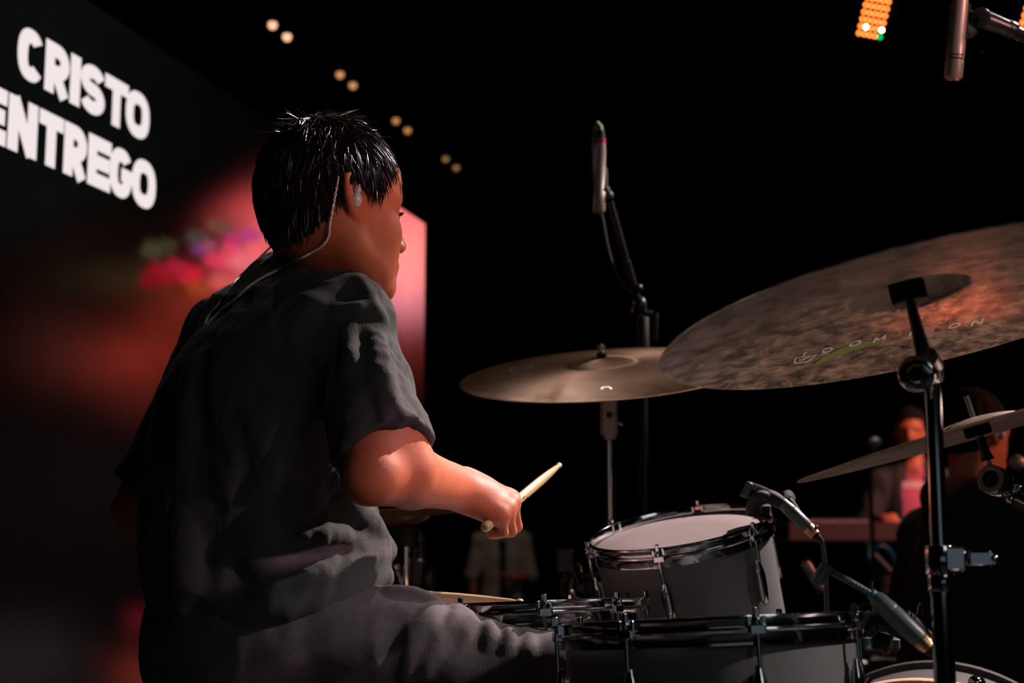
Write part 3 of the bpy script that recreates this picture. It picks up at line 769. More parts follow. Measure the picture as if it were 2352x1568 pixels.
lm = MB().ball((0.010, 0, -0.105), 0.014, 16, None, (0.9, 1, 2.6)).box((0.002, 0, -0.105), (0.008, 0.012, 0.035), None, 0.003).mesh('lug', M['chrome'])
for i in range(10):
    a = math.radians(-16 + 36 * i); T = Matrix.Rotation(a, 4, 'Z') @ Matrix.Translation((BR + 0.012, 0, 0)); Tl = Matrix.Rotation(a, 4, 'Z') @ Matrix.Translation((BR, 0, 0))
    bd.inst('claw_hook', cm, T); bd.inst('tension_rod', tm, T); bd.inst('lug', lm, Tl)
for s in (-1, 1):
    f0 = BM @ Vector((-0.12, s * 0.25, -0.28)); f1 = BM @ Vector((-0.12, s * 0.46, -0.40)); f1.z = 0.012
    bd.part('spur', MB().cyl(f0, f1, 0.008), M['chrome'])

# ------------------------------------------------------------------ cymbals
def cymbal_profile(R, rb, hb, bow, t=0.0013):
    """hb: height of the bell over the bow; edge at z = 0."""
    def z(r):
        x = r / R; zz = bow * (1 - x * x)
        if r < rb: zz += hb * (1 - (r / rb) ** 2) ** 0.75
        else: zz -= 0
        return zz
    rs = [0.006] + [rb * q for q in (0.2, 0.4, 0.6, 0.75, 0.87, 0.95, 1.0)] + [rb + (R - rb) * q for q in (0.04, 0.1, 0.2, 0.35, 0.5, 0.65, 0.8, 0.9, 0.97, 1.0)]
    top = [(r, z(r) + t) for r in rs]; bot = [(r, z(r)) for r in rs]
    return top + [(R + t * 0.5, t * 0.5)] + bot[::-1], z
def cymbal(name, label, Mx, R, rb, hb, bow, material, cat='cymbal'):
    prof, z = cymbal_profile(R, rb, hb, bow)
    t = Thing(name, label, cat, Mx)
    return t, t.part('disc', MB().lathe(prof, 160, closed=True), material, world=False), z

def surf_print(t, parent, name, strokes, pos, R_, zfun, ang0, size, material, below=True, sx=1.0, pen=0.07, lift=0.0012):
    """Print glyph strokes on a cymbal: pos along the arc (radians), R_ radius of the base line."""
    m = MB()
    for st in strokes:
        v, f = ribbon(st, pen, pen); w3 = []
        for x, y in v:
            r = R_ + (y * size) * (-1 if below else -1); a = pos + (x - 0.5) * size * sx / R_ * (1 if below else 1)
            w3.append((r * math.sin(a), -r * math.cos(a), zfun(r) + (-lift if below else 0.0013 + lift)))
        m.add(w3, f)
    if m.v: t.part(name, m, material, parent=parent, world=False, smooth=False)

C1 = P(2100, 726, 1.55)
C1M = basis(C1, tilt(C1, 13.8, 0.225, False))
cy1, d1, z1 = cymbal('ride_cymbal', 'huge dark hammered cymbal seen from below at the right, with pale lettering', C1M, 0.281, 0.068, 0.015, 0.026, M['cym_dark'])

# lettering on the underside of the dark cymbal; read from below, so it runs mirrored in the cymbal's own axes
def under_point(px, py):
    v = (P(px, py, 1) - CAM).normalized(); o = C1M.inverted() @ CAM; dd = (C1M.inverted().to_3x3() @ v)
    t = -o.z / dd.z; q = o + dd * t
    for _ in range(12):
        r = math.hypot(q.x, q.y); t += (z1(min(r, 0.28)) - q.z) / dd.z; q = o + dd * t
    return q
def under_word(name, glyphs, material, pen=0.06):
    for ch, (x0, y0), (ux, uy), (vx, vy) in glyphs:     # lower-left corner, right vector, up vector (px)
        m = MB()
        for st in (glyph(ch, pen, pen) if isinstance(ch, str) else ch):
            v, f = ribbon(st, pen * 1.1, pen * 1.4)
            pts = []
            for x, y in v:
                q = under_point(x0 + ux * x + vx * y, y0 + uy * x + vy * y); pts.append((q.x, q.y, q.z - 0.0008))
            m.add(pts, f)
        cy1.part(name, m, material, parent=d1, world=False, smooth=False)
gl = [('D', (1887, 810), (24, -5), (4, -11)), ('O', (1948, 796), (28, -7), (4, -11)), ('M', (2004, 786), (28, -8), (4, -11)), ('I', (2060, 772), (6, -1.5), (4, -11)), ('N', (2086, 771), (24, -6), (4, -11)),
      ('I', (2139, 762), (6, -1.5), (4, -11)), ('O', (2176, 755), (28, -7), (4, -11)), ('N', (2228, 748), (28, -7), (5, -13))]
under_word('letter', gl, M['white_print'], 0.10)
emblem = [[(0.0, 0.05), (0.06, 0.55), (0.40, 0.55), (0.44, 0.95)], [(0.0, 0.05), (0.62, 0.08), (1.0, 0.62), (0.55, 0.52), (0.40, 0.30), (0.18, 0.30)], [(0.44, 0.95), (0.56, 0.95)]]
under_word('emblem', [(emblem, (1824, 834), (50, -6), (2, -24))], M['white_print'], 0.045)
m = MB(); top, bot = [], []
for i in range(31):
    t = i / 30; x = 1866 + 162 * t; y = 838 - 56 * t - 10 * math.sin(pi * t); hw = 7.5 * math.sin(pi * min(1, t * 1.0)) ** 0.55 + 0.3
    top.append(under_point(x, y - hw)); bot.append(under_point(x, y + hw))
vv = [(q.x, q.y, q.z - 0.0006) for q in top + bot]
m.add(vv, [(i, i + 1, i + 32, i + 31) for i in range(30)]); cy1.part('green_stroke', m, M['green_print'], parent=d1, world=False, label='green brush stroke under the letters', smooth=False)

C3 = P(2247, 993, 1.75)
C3M = basis(C3, tilt(C3, 17.5, 0.035, False))
cy3, d3, z3 = cymbal('crash_cymbal', 'thin cymbal seen edge-on at the right, below the huge dark cymbal', C3M, 0.228, 0.055, 0.008, 0.010, M['cym_mid'])
C2M = basis(C2c, tilt(C2c, 4.2, 0.178, True))
cy2, d2, z2 = cymbal('crash_cymbal', 'bronze crash cymbal in the middle of the picture, its lit top showing', C2M, 0.2775, 0.069, 0.012, 0.018, M['cym_bronze'])
def top_point(px, py):
    v = (P(px, py, 1) - CAM).normalized(); o = C2M.inverted() @ CAM; dd = (C2M.inverted().to_3x3() @ v)
    t = -o.z / dd.z; q = o + dd * t
    for _ in range(12):
        r = math.hypot(q.x, q.y); t += (z2(min(r, 0.26)) + 0.0013 - q.z) / dd.z; q = o + dd * t
    return q
def top_mark(strokes, x0, y0, u, v_, pen, material, name):
    m = MB()
    for st in strokes:
        v, f = ribbon(st, pen, pen); m.add([(q.x, q.y, q.z + 0.0006) for q in [top_point(x0 + u[0] * x + v_[0] * y, y0 + u[1] * x + v_[1] * y) for x, y in v]], f)
    cy2.part(name, m, material, parent=d2, world=False, smooth=False)
for i, (ch, x) in enumerate((('C', 1168), ('I', 1186), ('I', 1197), ('D', 1208))):
    top_mark(glyph(ch, 0.16, 0.16), x, 859 - i * 2.4, (16 if ch in 'CD' else 5, -3.5), (2, -13), 0.16, M['ink'], 'letter')
top_mark([arc(0.5, 0.5, 0.45, 0.4, 210, -30, 16)], 1381, 897, (24, 0), (0, -9), 0.09, M['white_print'], 'emblem')

HH = P(925, 1166, 2.55)
HN = tilt(HH, 2.0, 0.0, True)
hm = basis(HH + HN * 0.006, HN)
ht, hd, hz = cymbal('hihat_cymbal', "upper yellow hi-hat cymbal hidden behind the drummer's forearm", hm, 0.178, 0.045, 0.012, 0.010, M['cym_gold'])
hb = basis(HH - HN * 0.002, -HN)
hb_t, hbd, hz2 = cymbal('hihat_cymbal', "lower yellow hi-hat cymbal, its rounded bell just under the drummer's forearm", hb, 0.178, 0.050, 0.016, 0.014, M['cym_gold'])
hs = Thing('hihat_stand', "chrome hi-hat stand standing behind the drummer's stomach", 'stand', Vector((HH.x, HH.y, 0)))
hz0 = P(935, 1255, 2.55).z
hx = P(936, 1300, 2.55).x
hs.part('tube', MB().cyl((hx, HH.y, 0.10), (hx, HH.y, hz0 + 0.03), 0.0085), M['chrome'])
hs.part('cymbal_seat', MB().cyl((hx, HH.y, hz0), (hx, HH.y, hz0 + 0.035), 0.019, bev=0.004).lathe([(0.0, 0.0), (0.022, 0.0), (0.024, 0.004), (0.012, 0.012)], 24, Matrix.Translation((hx, HH.y, hz0 + 0.03))), M['black_rubber'])
hs.part('pull_rod', MB().cyl((HH.x, HH.y, HH.z - 0.05), (P(942, 928, 2.55).x, HH.y, P(942, 928, 2.55).z), 0.0032), M['black_metal'])
hs.part('tilt_screw', MB().cyl(P(966, 1222, 2.53), P(966, 1292, 2.53), 0.0045).cyl(P(966, 1225, 2.53), P(966, 1248, 2.53), 0.009, bev=0.002).cyl(P(966, 1268, 2.53), P(966, 1280, 2.53), 0.010, bev=0.002), M['black_metal'])
hs.part('tilt_spring', MB().cyl(P(966, 1280, 2.53), P(966, 1292, 2.53), 0.007, bev=0.001), M['steel'])
hs.part('clutch_block', MB().box(tuple(P(955, 1300, 2.56)), (0.018, 0.012, 0.04), None, 0.006).ball(P(985, 1335, 2.54), 0.018, 14, None, (0.8, 0.8, 1.5)), M['black_metal'])
hs.part('wing_nut', MB().cyl(P(908, 1297, 2.53), P(912, 1312, 2.53), 0.008, bev=0.002).cyl(P(912, 1312, 2.53), P(922, 1345, 2.53), 0.005), M['steel'])
for k in range(3):
    a = 2 * pi * k / 3; hs.part('leg', MB().tube([Vector((hx, HH.y, 0.30)), Vector((hx + 0.3 * math.cos(a), HH.y + 0.3 * math.sin(a), 0.012))], 0.008, 8), M['chrome'])

# ------------------------------------------------------------------ cymbal stands
def tripod(t, x, y, h=0.42, r=0.34, ang=0.4, material='chrome', seg=0.009):
    for k in range(3):
        a = 2 * pi * k / 3 + ang
        lg = t.part('leg', MB().tube([Vector((x, y, h)), Vector((x + r * math.cos(a), y + r * math.sin(a), 0.012))], seg, 8), M[material])
        t.part('rubber_foot', MB().ball((x + r * math.cos(a), y + r * math.sin(a), 0.015), 0.015, 10), M['black_rubber'], parent=lg)

b = P(2168, 1500, 1.5); x, y = b.x, b.y; zt = P(2140, 840, 1.5).z; zj = P(2160, 1318, 1.5).z
st1 = Thing('cymbal_stand', 'thick chrome stand pole at the right holding the huge dark cymbal', 'stand', Vector((x, y, 0)))
st1.part('lower_tube', MB().cyl((x, y, 0.1), (x, y, zj), 0.0115, seg=32), M['chrome'])
st1.part('upper_tube', MB().cyl((x, y, zj - 0.02), (x, y, zt), 0.0092, seg=32), M['chrome'])
cl = st1.part('clamp', MB().cyl((x, y, zj - 0.001), (x, y, zj + 0.030), 0.0155, seg=32, bev=0.002).box((x + 0.012, y - 0.002, zj + 0.016), (0.012, 0.013, 0.0135), None, 0.003), M['chrome'])
st1.part('collar', MB().cyl((x, y, zj - 0.018), (x, y, zj), 0.0135, seg=32, bev=0.001).cyl((x, y, zj - 0.022), (x, y, zj - 0.017), 0.0125, seg=32), M['chrome'])
wb = MB().cyl((x + 0.022, y - 0.003, zj + 0.014), (x + 0.030, y - 0.004, zj + 0.014), 0.004)
wb.box((x + 0.041, y - 0.006, zj + 0.016), (0.014, 0.004, 0.009), Matrix.Identity(4), 0.003).ball((x + 0.055, y - 0.006, zj + 0.016), 0.006, 12)
st1.part('wing_bolt', wb, M['chrome'], parent=cl)
tripod(st1, x, y, 0.5, 0.32, 0.5)
Nc = (C1M.to_3x3() @ Vector((0, 0, 1))).normalized()
gc = P(2105, 858, 1.485)
rodb = P(2122, 815, 1.505); cup0 = C1 + Nc * 0.0165
tl = st1.part('tilter', MB().lathe([(0.0, 0.008), (0.008, 0.008), (0.010, 0.006), (0.016, 0.006), (0.0185, 0.004), (0.0195, 0.0), (0.0195, -0.014), (0.016, -0.017), (0.0, -0.017)], 40, basis(gc, (CAM - gc).normalized())), M['chrome'])
st1.part('tilter_yoke', MB().tube([Vector((x, y, zt - 0.012)), Vector((x, y, zt + 0.006)), P(2130, 820, 1.50), rodb], [0.0115, 0.0125, 0.011, 0.007], 16).cyl(gc, Vector((x, y, P(2138, 862, 1.5).z)), 0.009), M['black_metal'], parent=tl)
st1.part('cymbal_rod', MB().cyl(rodb, C1 + Nc * 0.062, 0.0045, seg=16).tube([rodb, rodb.lerp(cup0, 0.5), cup0], [0.0085, 0.0065, 0.0055], 14), M['black_metal'])
st1.part('cup_felt', MB().cyl(C1 + Nc * 0.0175, C1 + Nc * 0.0395, 0.0195, seg=32, bev=0.002), M['black_felt'])
st1.part('cup_washer', MB().cyl(C1 + Nc * 0.0155, C1 + Nc * 0.0176, 0.0175, seg=32), M['grey_felt'])
st1.part('top_felt', MB().cyl(C1 + Nc * 0.0425, C1 + Nc * 0.0525, 0.014, seg=24, bev=0.002), M['black_felt'])

N3 = (C3M.to_3x3() @ Vector((0, 0, 1))).normalized()
st3 = Thing('cymbal_boom_stand', 'chrome boom arm at the right edge holding the edge-on cymbal', 'stand', Vector((P(2560, 1262, 1.86).x, P(2560, 1262, 1.86).y, 0)))
r0 = P(2276, 1078, 1.745); cr = P(2279, 1101, 1.73); ax3 = (Vector((-0.62, -0.75, 0.12))).normalized()
st3.part('cymbal_rod', MB().cyl(r0, C3 + N3 * 0.047, 0.0033, seg=14), M['steel'])
st3.part('rod_sleeve', MB().tube([r0 + N3 * 0.012, r0 + N3 * 0.02, C3 - N3 * 0.006], [0.0085, 0.0062, 0.005], 14), M['black_rubber'])
st3.part('cup_felt', MB().cyl(C3 - N3 * 0.004, C3 + N3 * 0.0165, 0.0165, seg=28, bev=0.002), M['black_felt'])
tl3 = st3.part('tilter', MB().lathe([(0.0095, 0.004), (0.0105, 0.006), (0.0165, 0.006), (0.018, 0.004), (0.018, -0.020), (0.0095, -0.020)], 40, basis(cr, ax3), True), M['chrome'])
st3.part('tilter_knob', MB().lathe([(0.0, 0.002), (0.009, 0.0), (0.0095, -0.004), (0.0095, -0.02), (0.0, -0.02)], 24, basis(cr, ax3)).cyl(cr - ax3 * 0.02, cr - ax3 * 0.036, 0.015, seg=20, bev=0.003).box(tuple(cr - ax3 * 0.045), (0.006, 0.008, 0.012), None, 0.003), M['black_metal'], parent=tl3)
a0 = P(2300, 1115, 1.755); a1 = P(2360, 1150, 1.78); a2 = P(2560, 1262, 1.86)
st3.part('boom_arm', MB().cyl(a0, a2, 0.0065, seg=20).cyl(P(2296, 1112, 1.754), P(2334, 1134, 1.765), 0.0085, seg=20, bev=0.001), M['chrome'])
st3.part('arm_screw', MB().cyl(P(2322, 1143, 1.74), P(2338, 1122, 1.75), 0.003).ball(P(2320, 1146, 1.74), 0.0055, 10).ball(P(2339, 1120, 1.75), 0.005, 10), M['chrome'])
bs = st3.part('post', MB().cyl((a2.x, a2.y, 0.1), (a2.x, a2.y, a2.z + 0.02), 0.011, seg=20), M['chrome'])
tripod(st3, a2.x, a2.y, 0.45, 0.32, 0.0)

x, y = pole2.x, pole2.y; N2 = (C2M.to_3x3() @ Vector((0, 0, 1))).normalized()
st2 = Thing('cymbal_stand', 'chrome stand under the bronze crash cymbal, behind the small tom', 'stand', Vector((x, y, 0)))
zh = P(1402, 996, 2.77).z; zq = P(1400, 918, 2.77).z
st2.part('tube', MB().cyl((x, y, 0.1), (x, y, zh + 0.01), 0.0095, seg=28), M['chrome'])
hd2 = st2.part('tilter_housing', MB().box((x - 0.002, y - 0.002, (zh + zq) / 2), (0.0165, 0.013, (zq - zh) / 2 + 0.004), None, 0.005).box((x - 0.001, y - 0.002, zh + 0.001), (0.0125, 0.011, 0.012), None, 0.004), M['mic_silver'])
st2.part('pivot_screw', MB().cyl((x - 0.002, y - 0.013, zq - 0.03), (x - 0.002, y - 0.022, zq - 0.03), 0.006, seg=18, bev=0.001), M['black_metal'], parent=hd2)
st2.part('wing_bolt', MB().cyl((x + 0.014, y - 0.004, zh + 0.022), (x + 0.022, y - 0.006, zh + 0.020), 0.003).ball((x + 0.023, y - 0.006, zh + 0.019), 0.004, 10), M['chrome'], parent=hd2)
st2.part('cymbal_rod', MB().cyl((x - 0.002, y, zq - 0.005), C2c + N2 * 0.058, 0.0033), M['steel'])
st2.part('cup_felt', MB().cyl(C2c + N2 * 0.010, C2c + N2 * 0.0295, 0.015, seg=24, bev=0.002), M['black_felt'])
st2.part('top_felt', MB().cyl(C2c + N2 * 0.0315, C2c + N2 * 0.040, 0.010, seg=20, bev=0.002), M['black_felt'])
st2.part('wing_nut', MB().cyl(C2c + N2 * 0.040, C2c + N2 * 0.052, 0.0052, seg=16, bev=0.001).box(tuple(C2c + N2 * 0.050), (0.008, 0.002, 0.005), None, 0.001), M['steel'])
tripod(st2, x, y, 0.5, 0.34, 0.9)

# ------------------------------------------------------------------ microphones
def pencil_mic(name, label, tip, tail, r, rings=True, cat='microphone'):
    tip, tail = Vector(tip), Vector(tail); n = (tail - tip); L = n.length; Mx = basis(tip, n, (1, 0, 0))
    t = Thing(name, label, cat, Mx)
    t.part('body', MB().lathe([(r * 0.82, 0.0), (r * 0.96, 0.0012), (r, 0.003), (r, 0.020), (r * 0.93, 0.0205), (r * 0.93, 0.0222), (r, 0.0228), (r, 0.044), (r * 0.90, 0.0455), (r * 0.90, L - 0.02), (r * 0.8, L)], 36), M['mic_silver'], world=False)
    t.part('grille', MB().lathe([(0.0, 0.0014), (r * 0.6, 0.0012), (r * 0.84, -0.0002), (r * 0.84, -0.0012), (r * 0.8, -0.0016), (r * 0.76, -0.0004)], 30), M['gold'], world=False)
    if rings:
        for k in range(3):
            m = MB(); a0, a1 = math.radians(-150), math.radians(-40); z = 0.0235 + 0.0038 * k; v = []
            for i in range(17):
                a = a0 + (a1 - a0) * i / 16
                v += [(r * 1.004 * math.cos(a), r * 1.004 * math.sin(a), z - 0.0008), (r * 1.004 * math.cos(a), r * 1.004 * math.sin(a), z + 0.0008)]
            t.part('slot', m.add(v, [(2 * i, 2 * i + 2, 2 * i + 3, 2 * i + 1) for i in range(16)]), M['ink'], world=False)
    return t, Mx

# overhead microphone in the middle, on its boom stand
om, OMx = pencil_mic('overhead_microphone', 'pale slim microphone standing upright in the middle, pink tape at its top', P(1376, 487, 3.170), P(1380, 330, 3.170), 0.0134, False)
om.part('tape', MB().cyl(P(1380, 333, 3.170), P(1380.5, 318, 3.170), 0.0102, seg=24), M['pink_tape'])
om.part('connector', MB().cyl(P(1380.5, 320, 3.170), P(1379, 300, 3.170), 0.0088, seg=24), M['black_rubber'])
om.part('cable_boot', MB().tube([P(1379, 302, 3.170), P(1377, 290, 3.170), P(1373, 284, 3.175), P(1367, 296, 3.185)], [0.0078, 0.0070, 0.006, 0.0045], 14), M['green_tape'])
oc = Thing('microphone_cable', 'black cable curving from the upright middle microphone down its boom', 'cable', P(1367, 296, 3.185))
oc.part('cord', MB().tube(spline([P(1367, 296, 3.185), P(1362, 340, 3.205), P(1368, 440, 3.210), P(1384, 500, 3.205), P(1397, 570, 3.195), P(1415, 625, 3.190), P(1441, 664, 3.190), P(1462, 684, 3.195)], 40), 0.0032, 8), M['black_cable'])
px_, py_ = P(1480, 1000, 3.200).xy
os_ = Thing('microphone_stand', 'black boom stand behind the bronze crash carrying the upright middle microphone', 'stand', Vector((px_, py_, 0)))
zt = P(1476, 700, 3.200).z
os_.part('post', MB().cyl((px_, py_, 0.05), (px_, py_, zt), 0.0085, seg=20), M['black_metal'])
os_.part('boom', MB().cyl(P(1402, 462, 3.180), P(1470, 706, 3.200), 0.0065, seg=16).cyl(P(1440, 600, 3.185), P(1474, 722, 3.205), 0.0085, seg=16), M['black_metal'])
os_.part('boom_clutch', MB().ball(P(1466, 662, 3.185), 0.011, 14).ball(P(1470, 700, 3.185), 0.016, 16, None, (1, 1, 1.3)).cyl(P(1452, 712, 3.190), P(1500, 722, 3.190), 0.008, seg=14), M['black_metal'])
os_.part('clutch_handle', MB().cyl(P(1507, 718, 3.180), P(1504, 782, 3.180), 0.006, seg=14, bev=0.001).cyl(P(1495, 724, 3.185), P(1508, 724, 3.180), 0.006, seg=14), M['black_metal'])
os_.part('post_clutch', MB().cyl((px_, py_, zt - 0.10), (px_, py_, zt - 0.02), 0.014, seg=20, bev=0.003), M['black_rubber'])
os_.part('microphone_clip', MB().box(tuple(P(1389, 412, 3.175)), (0.006, 0.010, 0.026), None, 0.003).cyl(P(1391, 430, 3.175), P(1400, 455, 3.178), 0.008, seg=14).ball(P(1399, 448, 3.175), 0.010, 12), M['mic_grey'])
for k in range(3):
    a = 2 * pi * k / 3 + 0.3; os_.part('leg', MB().tube([Vector((px_, py_, 0.10)), Vector((px_ + 0.30 * math.cos(a), py_ + 0.30 * math.sin(a), 0.012))], 0.008, 8), M['black_metal'])
oc2 = Thing('microphone_cable', 'thin black cable hanging beside the boom stand pole behind the crash', 'cable', P(1470, 1190, 3.220))
oc2.part('cord', MB().tube(spline([P(1478, 745, 3.210), P(1476, 900, 3.220), P(1469, 1130, 3.220), P(1474, 1200, 3.220), Vector((px_ - 0.03, py_ + 0.02, 0.02))], 30), 0.003, 8), M['black_cable'])

# microphone entering at the upper right
um, UM = pencil_mic('overhead_microphone', 'slim grey microphone hanging at the upper right corner, pointing down', P(2189, 181, 1.65), P(2216, -120, 1.63), 0.0104)
m = MB(); m.lathe([(0.0031, 0.0), (0.0034, 0.0003), (0.0038, 0.0)], 24)
lc = P(2209, 107, 1.65); nn = Vector((0.55, -0.80, 0.0)).normalized(); ub = UM.to_3x3() @ Vector((0, 0, 1)); nn = (nn - ub * nn.dot(ub)).normalized()
axp = UM @ Vector((0, 0, (UM.inverted() @ lc).z)); um.part('emblem', m.box((0, 0, 0), (0.0018, 0.0004, 0.0002)).box((0, 0.0012, 0), (0.0004, 0.0012, 0.0002)).box((0.001, -0.001, 0), (0.001, 0.0004, 0.0002)), M['ink'], world=False)
um.o.children[-1].matrix_local = UM.inverted() @ basis(axp + nn * 0.00955, nn, (1, 0, 0))
us = Thing('microphone_stand', 'black boom reaching in from the right edge with a clip for the hanging microphone', 'stand', Vector((P(2620, 205, 1.78).x, P(2620, 205, 1.78).y, 0)))
us.part('microphone_clip', MB().tube([P(2197, 90, 1.65), P(2199, 70, 1.65), P(2204, 22, 1.648), P(2206, 8, 1.647)], [0.0122, 0.0128, 0.0126, 0.0120], 28).box(tuple(P(2226, 55, 1.65)), (0.008, 0.008, 0.017), None, 0.004), M['mic_black'])
us.part('swivel', MB().cyl(P(2252, 40, 1.635), P(2252, 40, 1.66), 0.0115, seg=28, bev=0.002).tube([P(2238, 36, 1.645), P(2275, 50, 1.65), P(2312, 64, 1.655)], [0.010, 0.0105, 0.009], 18).cyl(P(2256, 41, 1.632), P(2256, 41, 1.636), 0.004, seg=14), M['mic_black'])
e1 = P(2620, 205, 1.78)
us.part('boom', MB().cyl(P(2300, 60, 1.653), e1, 0.0075, seg=20).cyl(P(2308, 62, 1.655), P(2330, 72, 1.66), 0.010, seg=20, bev=0.002), M['black_metal'])
us.part('post', MB().cyl((e1.x, e1.y, 0.05), (e1.x, e1.y, e1.z + 0.02), 0.010, seg=18), M['black_metal'])
for k in range(3):
    a = 2 * pi * k / 3 + 0.3; us.part('leg', MB().tube([Vector((e1.x, e1.y, 0.10)), Vector((e1.x + 0.30 * math.cos(a), e1.y + 0.30 * math.sin(a), 0.012))], 0.008, 8), M['black_metal'])

# clip-on gooseneck microphones
def neck_rings(m, pts, r, seg=10, pitch=0.0028):
    n = len(pts); L = sum((pts[i + 1] - pts[i]).length for i in range(n - 1)); k = int(L / pitch) * 4
    P2 = spline(pts, k); m.tube(P2, [r * (1 + 0.10 * math.sin(i * pi / 2)) for i in range(k)], seg); return m
def clip_mic(label, capA, capB, neck, body, conn, rh, rn, rb, clip, cable, cable_label):
    t = Thing('drum_microphone', label, 'microphone', Matrix.Translation(body[0]))
    d = (capB - capA).normalized()
    t.part('capsule', MB().tube([capA, capA + d * 0.001, capA + d * 0.004, capA + d * 0.005, capB - d * 0.006, capB - d * 0.002, capB], [rh * 0.8, rh * 0.95, rh, rh * 0.9, rh * 0.92, rh * 0.85, rh * 0.55], 24), M['mic_grey'])
    t.part('grille', MB().cyl(capA - d * 0.0006, capA + d * 0.001, rh * 0.78, seg=20), M['black_metal'])
    t.part('gooseneck', neck_rings(MB(), neck, rn), M['mic_grey'])
    bd_ = (body[1] - body[0]).normalized(); L = (body[1] - body[0]).length
    t.part('handle', MB().tube([body[0] + bd_ * (L * q) for q in (0, 0.02, 0.10, 0.35, 0.40, 0.41, 0.43, 0.95, 1.0)], [rn * 1.3, rn * 1.5, rb * 0.82, rb * 0.98, rb, rb * 0.96, rb, rb * 0.95, rb * 0.86], 28), M['mic_grey'])
    t.part('teal_band', MB().cyl(body[0] - bd_ * 0.002, body[0] + bd_ * 0.0035, rn * 1.62, seg=24, bev=0.0005), M['teal'])
    cd_ = (conn[1] - conn[0]).normalized(); cL = (conn[1] - conn[0]).length
    t.part('connector', MB().tube([conn[0], conn[0] + cd_ * cL * 0.1, conn[0] + cd_ * cL * 0.7, conn[0] + cd_ * cL * 0.75, conn[1]], [rb * 0.86, rb * 0.90, rb * 0.90, rb * 0.78, rb * 0.78], 26).box(tuple(conn[0].lerp(conn[1], 0.6) + Vector((rb * 0.5, -rb * 0.3, rb * 0.7))), (0.003, 0.003, 0.003), None, 0.001), M['gold'])
    ck = t.part('clip', clip[0], M['black_rubber'])
    for nm, mb in clip[1:]: t.part(nm, mb, M['black_rubber'], parent=ck)
    c = Thing('microphone_cable', cable_label, 'cable', cable[-1])
    c.part('cord', MB().tube(spline(cable, 40), 0.0036, 8), M['black_cable'])
    c.part('boot', MB().tube([cable[0], cable[0].lerp(cable[1], 0.5), cable[1]], [rb * 0.62, rb * 0.58, 0.004], 16), M['black_rubber'])
Dm = 2.36
ck1 = MB().tube(spline([P(1730, 1172, Dm + 0.02), P(1738, 1148, Dm + 0.01), P(1765, 1140, Dm), P(1800, 1158, Dm)], 14), [0.012, 0.013, 0.013, 0.013, 0.013, 0.013, 0.013, 0.013, 0.013, 0.012, 0.012, 0.012, 0.011, 0.010], 14)
ck1.box(tuple(P(1742, 1172, Dm + 0.03)), (0.020, 0.012, 0.010), None, 0.003)
k1 = MB().lathe([(0.0, 0.008), (0.012, 0.006), (0.013, 0.0), (0.012, -0.006), (0.0, -0.008)], 20, basis(P(1809, 1143, Dm + 0.02), (0.5, -0.8, 0.3))).tube([P(1812, 1150, Dm + 0.01), P(1826, 1166, Dm), P(1838, 1180, Dm)], [0.007, 0.006, 0.004], 10)
k2 = MB().ball(P(1745, 1138, Dm - 0.01), 0.012, 14, None, (1.5, 0.8, 0.8))
clip_mic('grey gooseneck microphone clipped on the small tom, aiming at its white head', P(1708, 1142, Dm - 0.01), P(1724, 1107, Dm - 0.01), [P(1722, 1113, Dm - 0.01), P(1745, 1121, Dm - 0.005), P(1772, 1134, Dm), P(1792, 1150, Dm)],
         (P(1791, 1149, Dm), P(1856, 1211, Dm - 0.02)), (P(1856, 1211, Dm - 0.02), P(1873, 1228, Dm - 0.025)), 0.0075, 0.0052, 0.0112, [ck1, ('clip_knob', k1), ('clip_pad', k2)],
         [P(1873, 1228, Dm - 0.025), P(1888, 1246, Dm - 0.02), P(1893, 1275, Dm), P(1897, 1340, Dm), P(1899, 1420, Dm), P(1905, 1560, Dm), P(1905, 1900, Dm).xy.to_3d() + Vector((0.1, 0.1, 0.006))], 'black cable dropping straight down from the small tom microphone')
Dm = 1.72
ck2 = MB().tube(spline([P(1988, 1440, Dm + 0.04), P(2015, 1425, Dm + 0.03), P(2045, 1432, Dm + 0.02), P(2075, 1452, Dm + 0.01)], 12), [0.009, 0.011, 0.012, 0.013, 0.013, 0.013, 0.013, 0.012, 0.012, 0.012, 0.011, 0.010], 14)
ck2.box(tuple(P(2000, 1432, Dm + 0.05)), (0.014, 0.010, 0.016), None, 0.004).tube([P(2078, 1410, Dm), P(2100, 1430, Dm), P(2132, 1462, Dm + 0.005)], [0.0075, 0.008, 0.007], 12)
k3 = MB().tube([P(2035, 1455, Dm + 0.03), P(2030, 1478, Dm + 0.03), P(2020, 1484, Dm + 0.03)], [0.010, 0.013, 0.012], 14).box(tuple(P(2034, 1478, Dm + 0.03)), (0.017, 0.008, 0.008), None, 0.003)
k4 = MB().tube(spline([P(2062, 1440, Dm - 0.005), P(2098, 1424, Dm - 0.01), P(2112, 1384, Dm), P(2118, 1420, Dm), P(2096, 1424, Dm)], 20), 0.0010, 6).tube([P(2030, 1400, Dm + 0.02), P(2000, 1382, Dm + 0.02), P(1970, 1396, Dm + 0.03)], 0.001, 6)
k5 = MB().cyl(P(2014, 1428, Dm + 0.01), P(2020, 1445, Dm + 0.005), 0.003).ball(P(2001, 1338, Dm + 0.04), 0.003, 8).cyl(P(2001, 1338, Dm + 0.04), P(2004, 1425, Dm + 0.04), 0.0022)
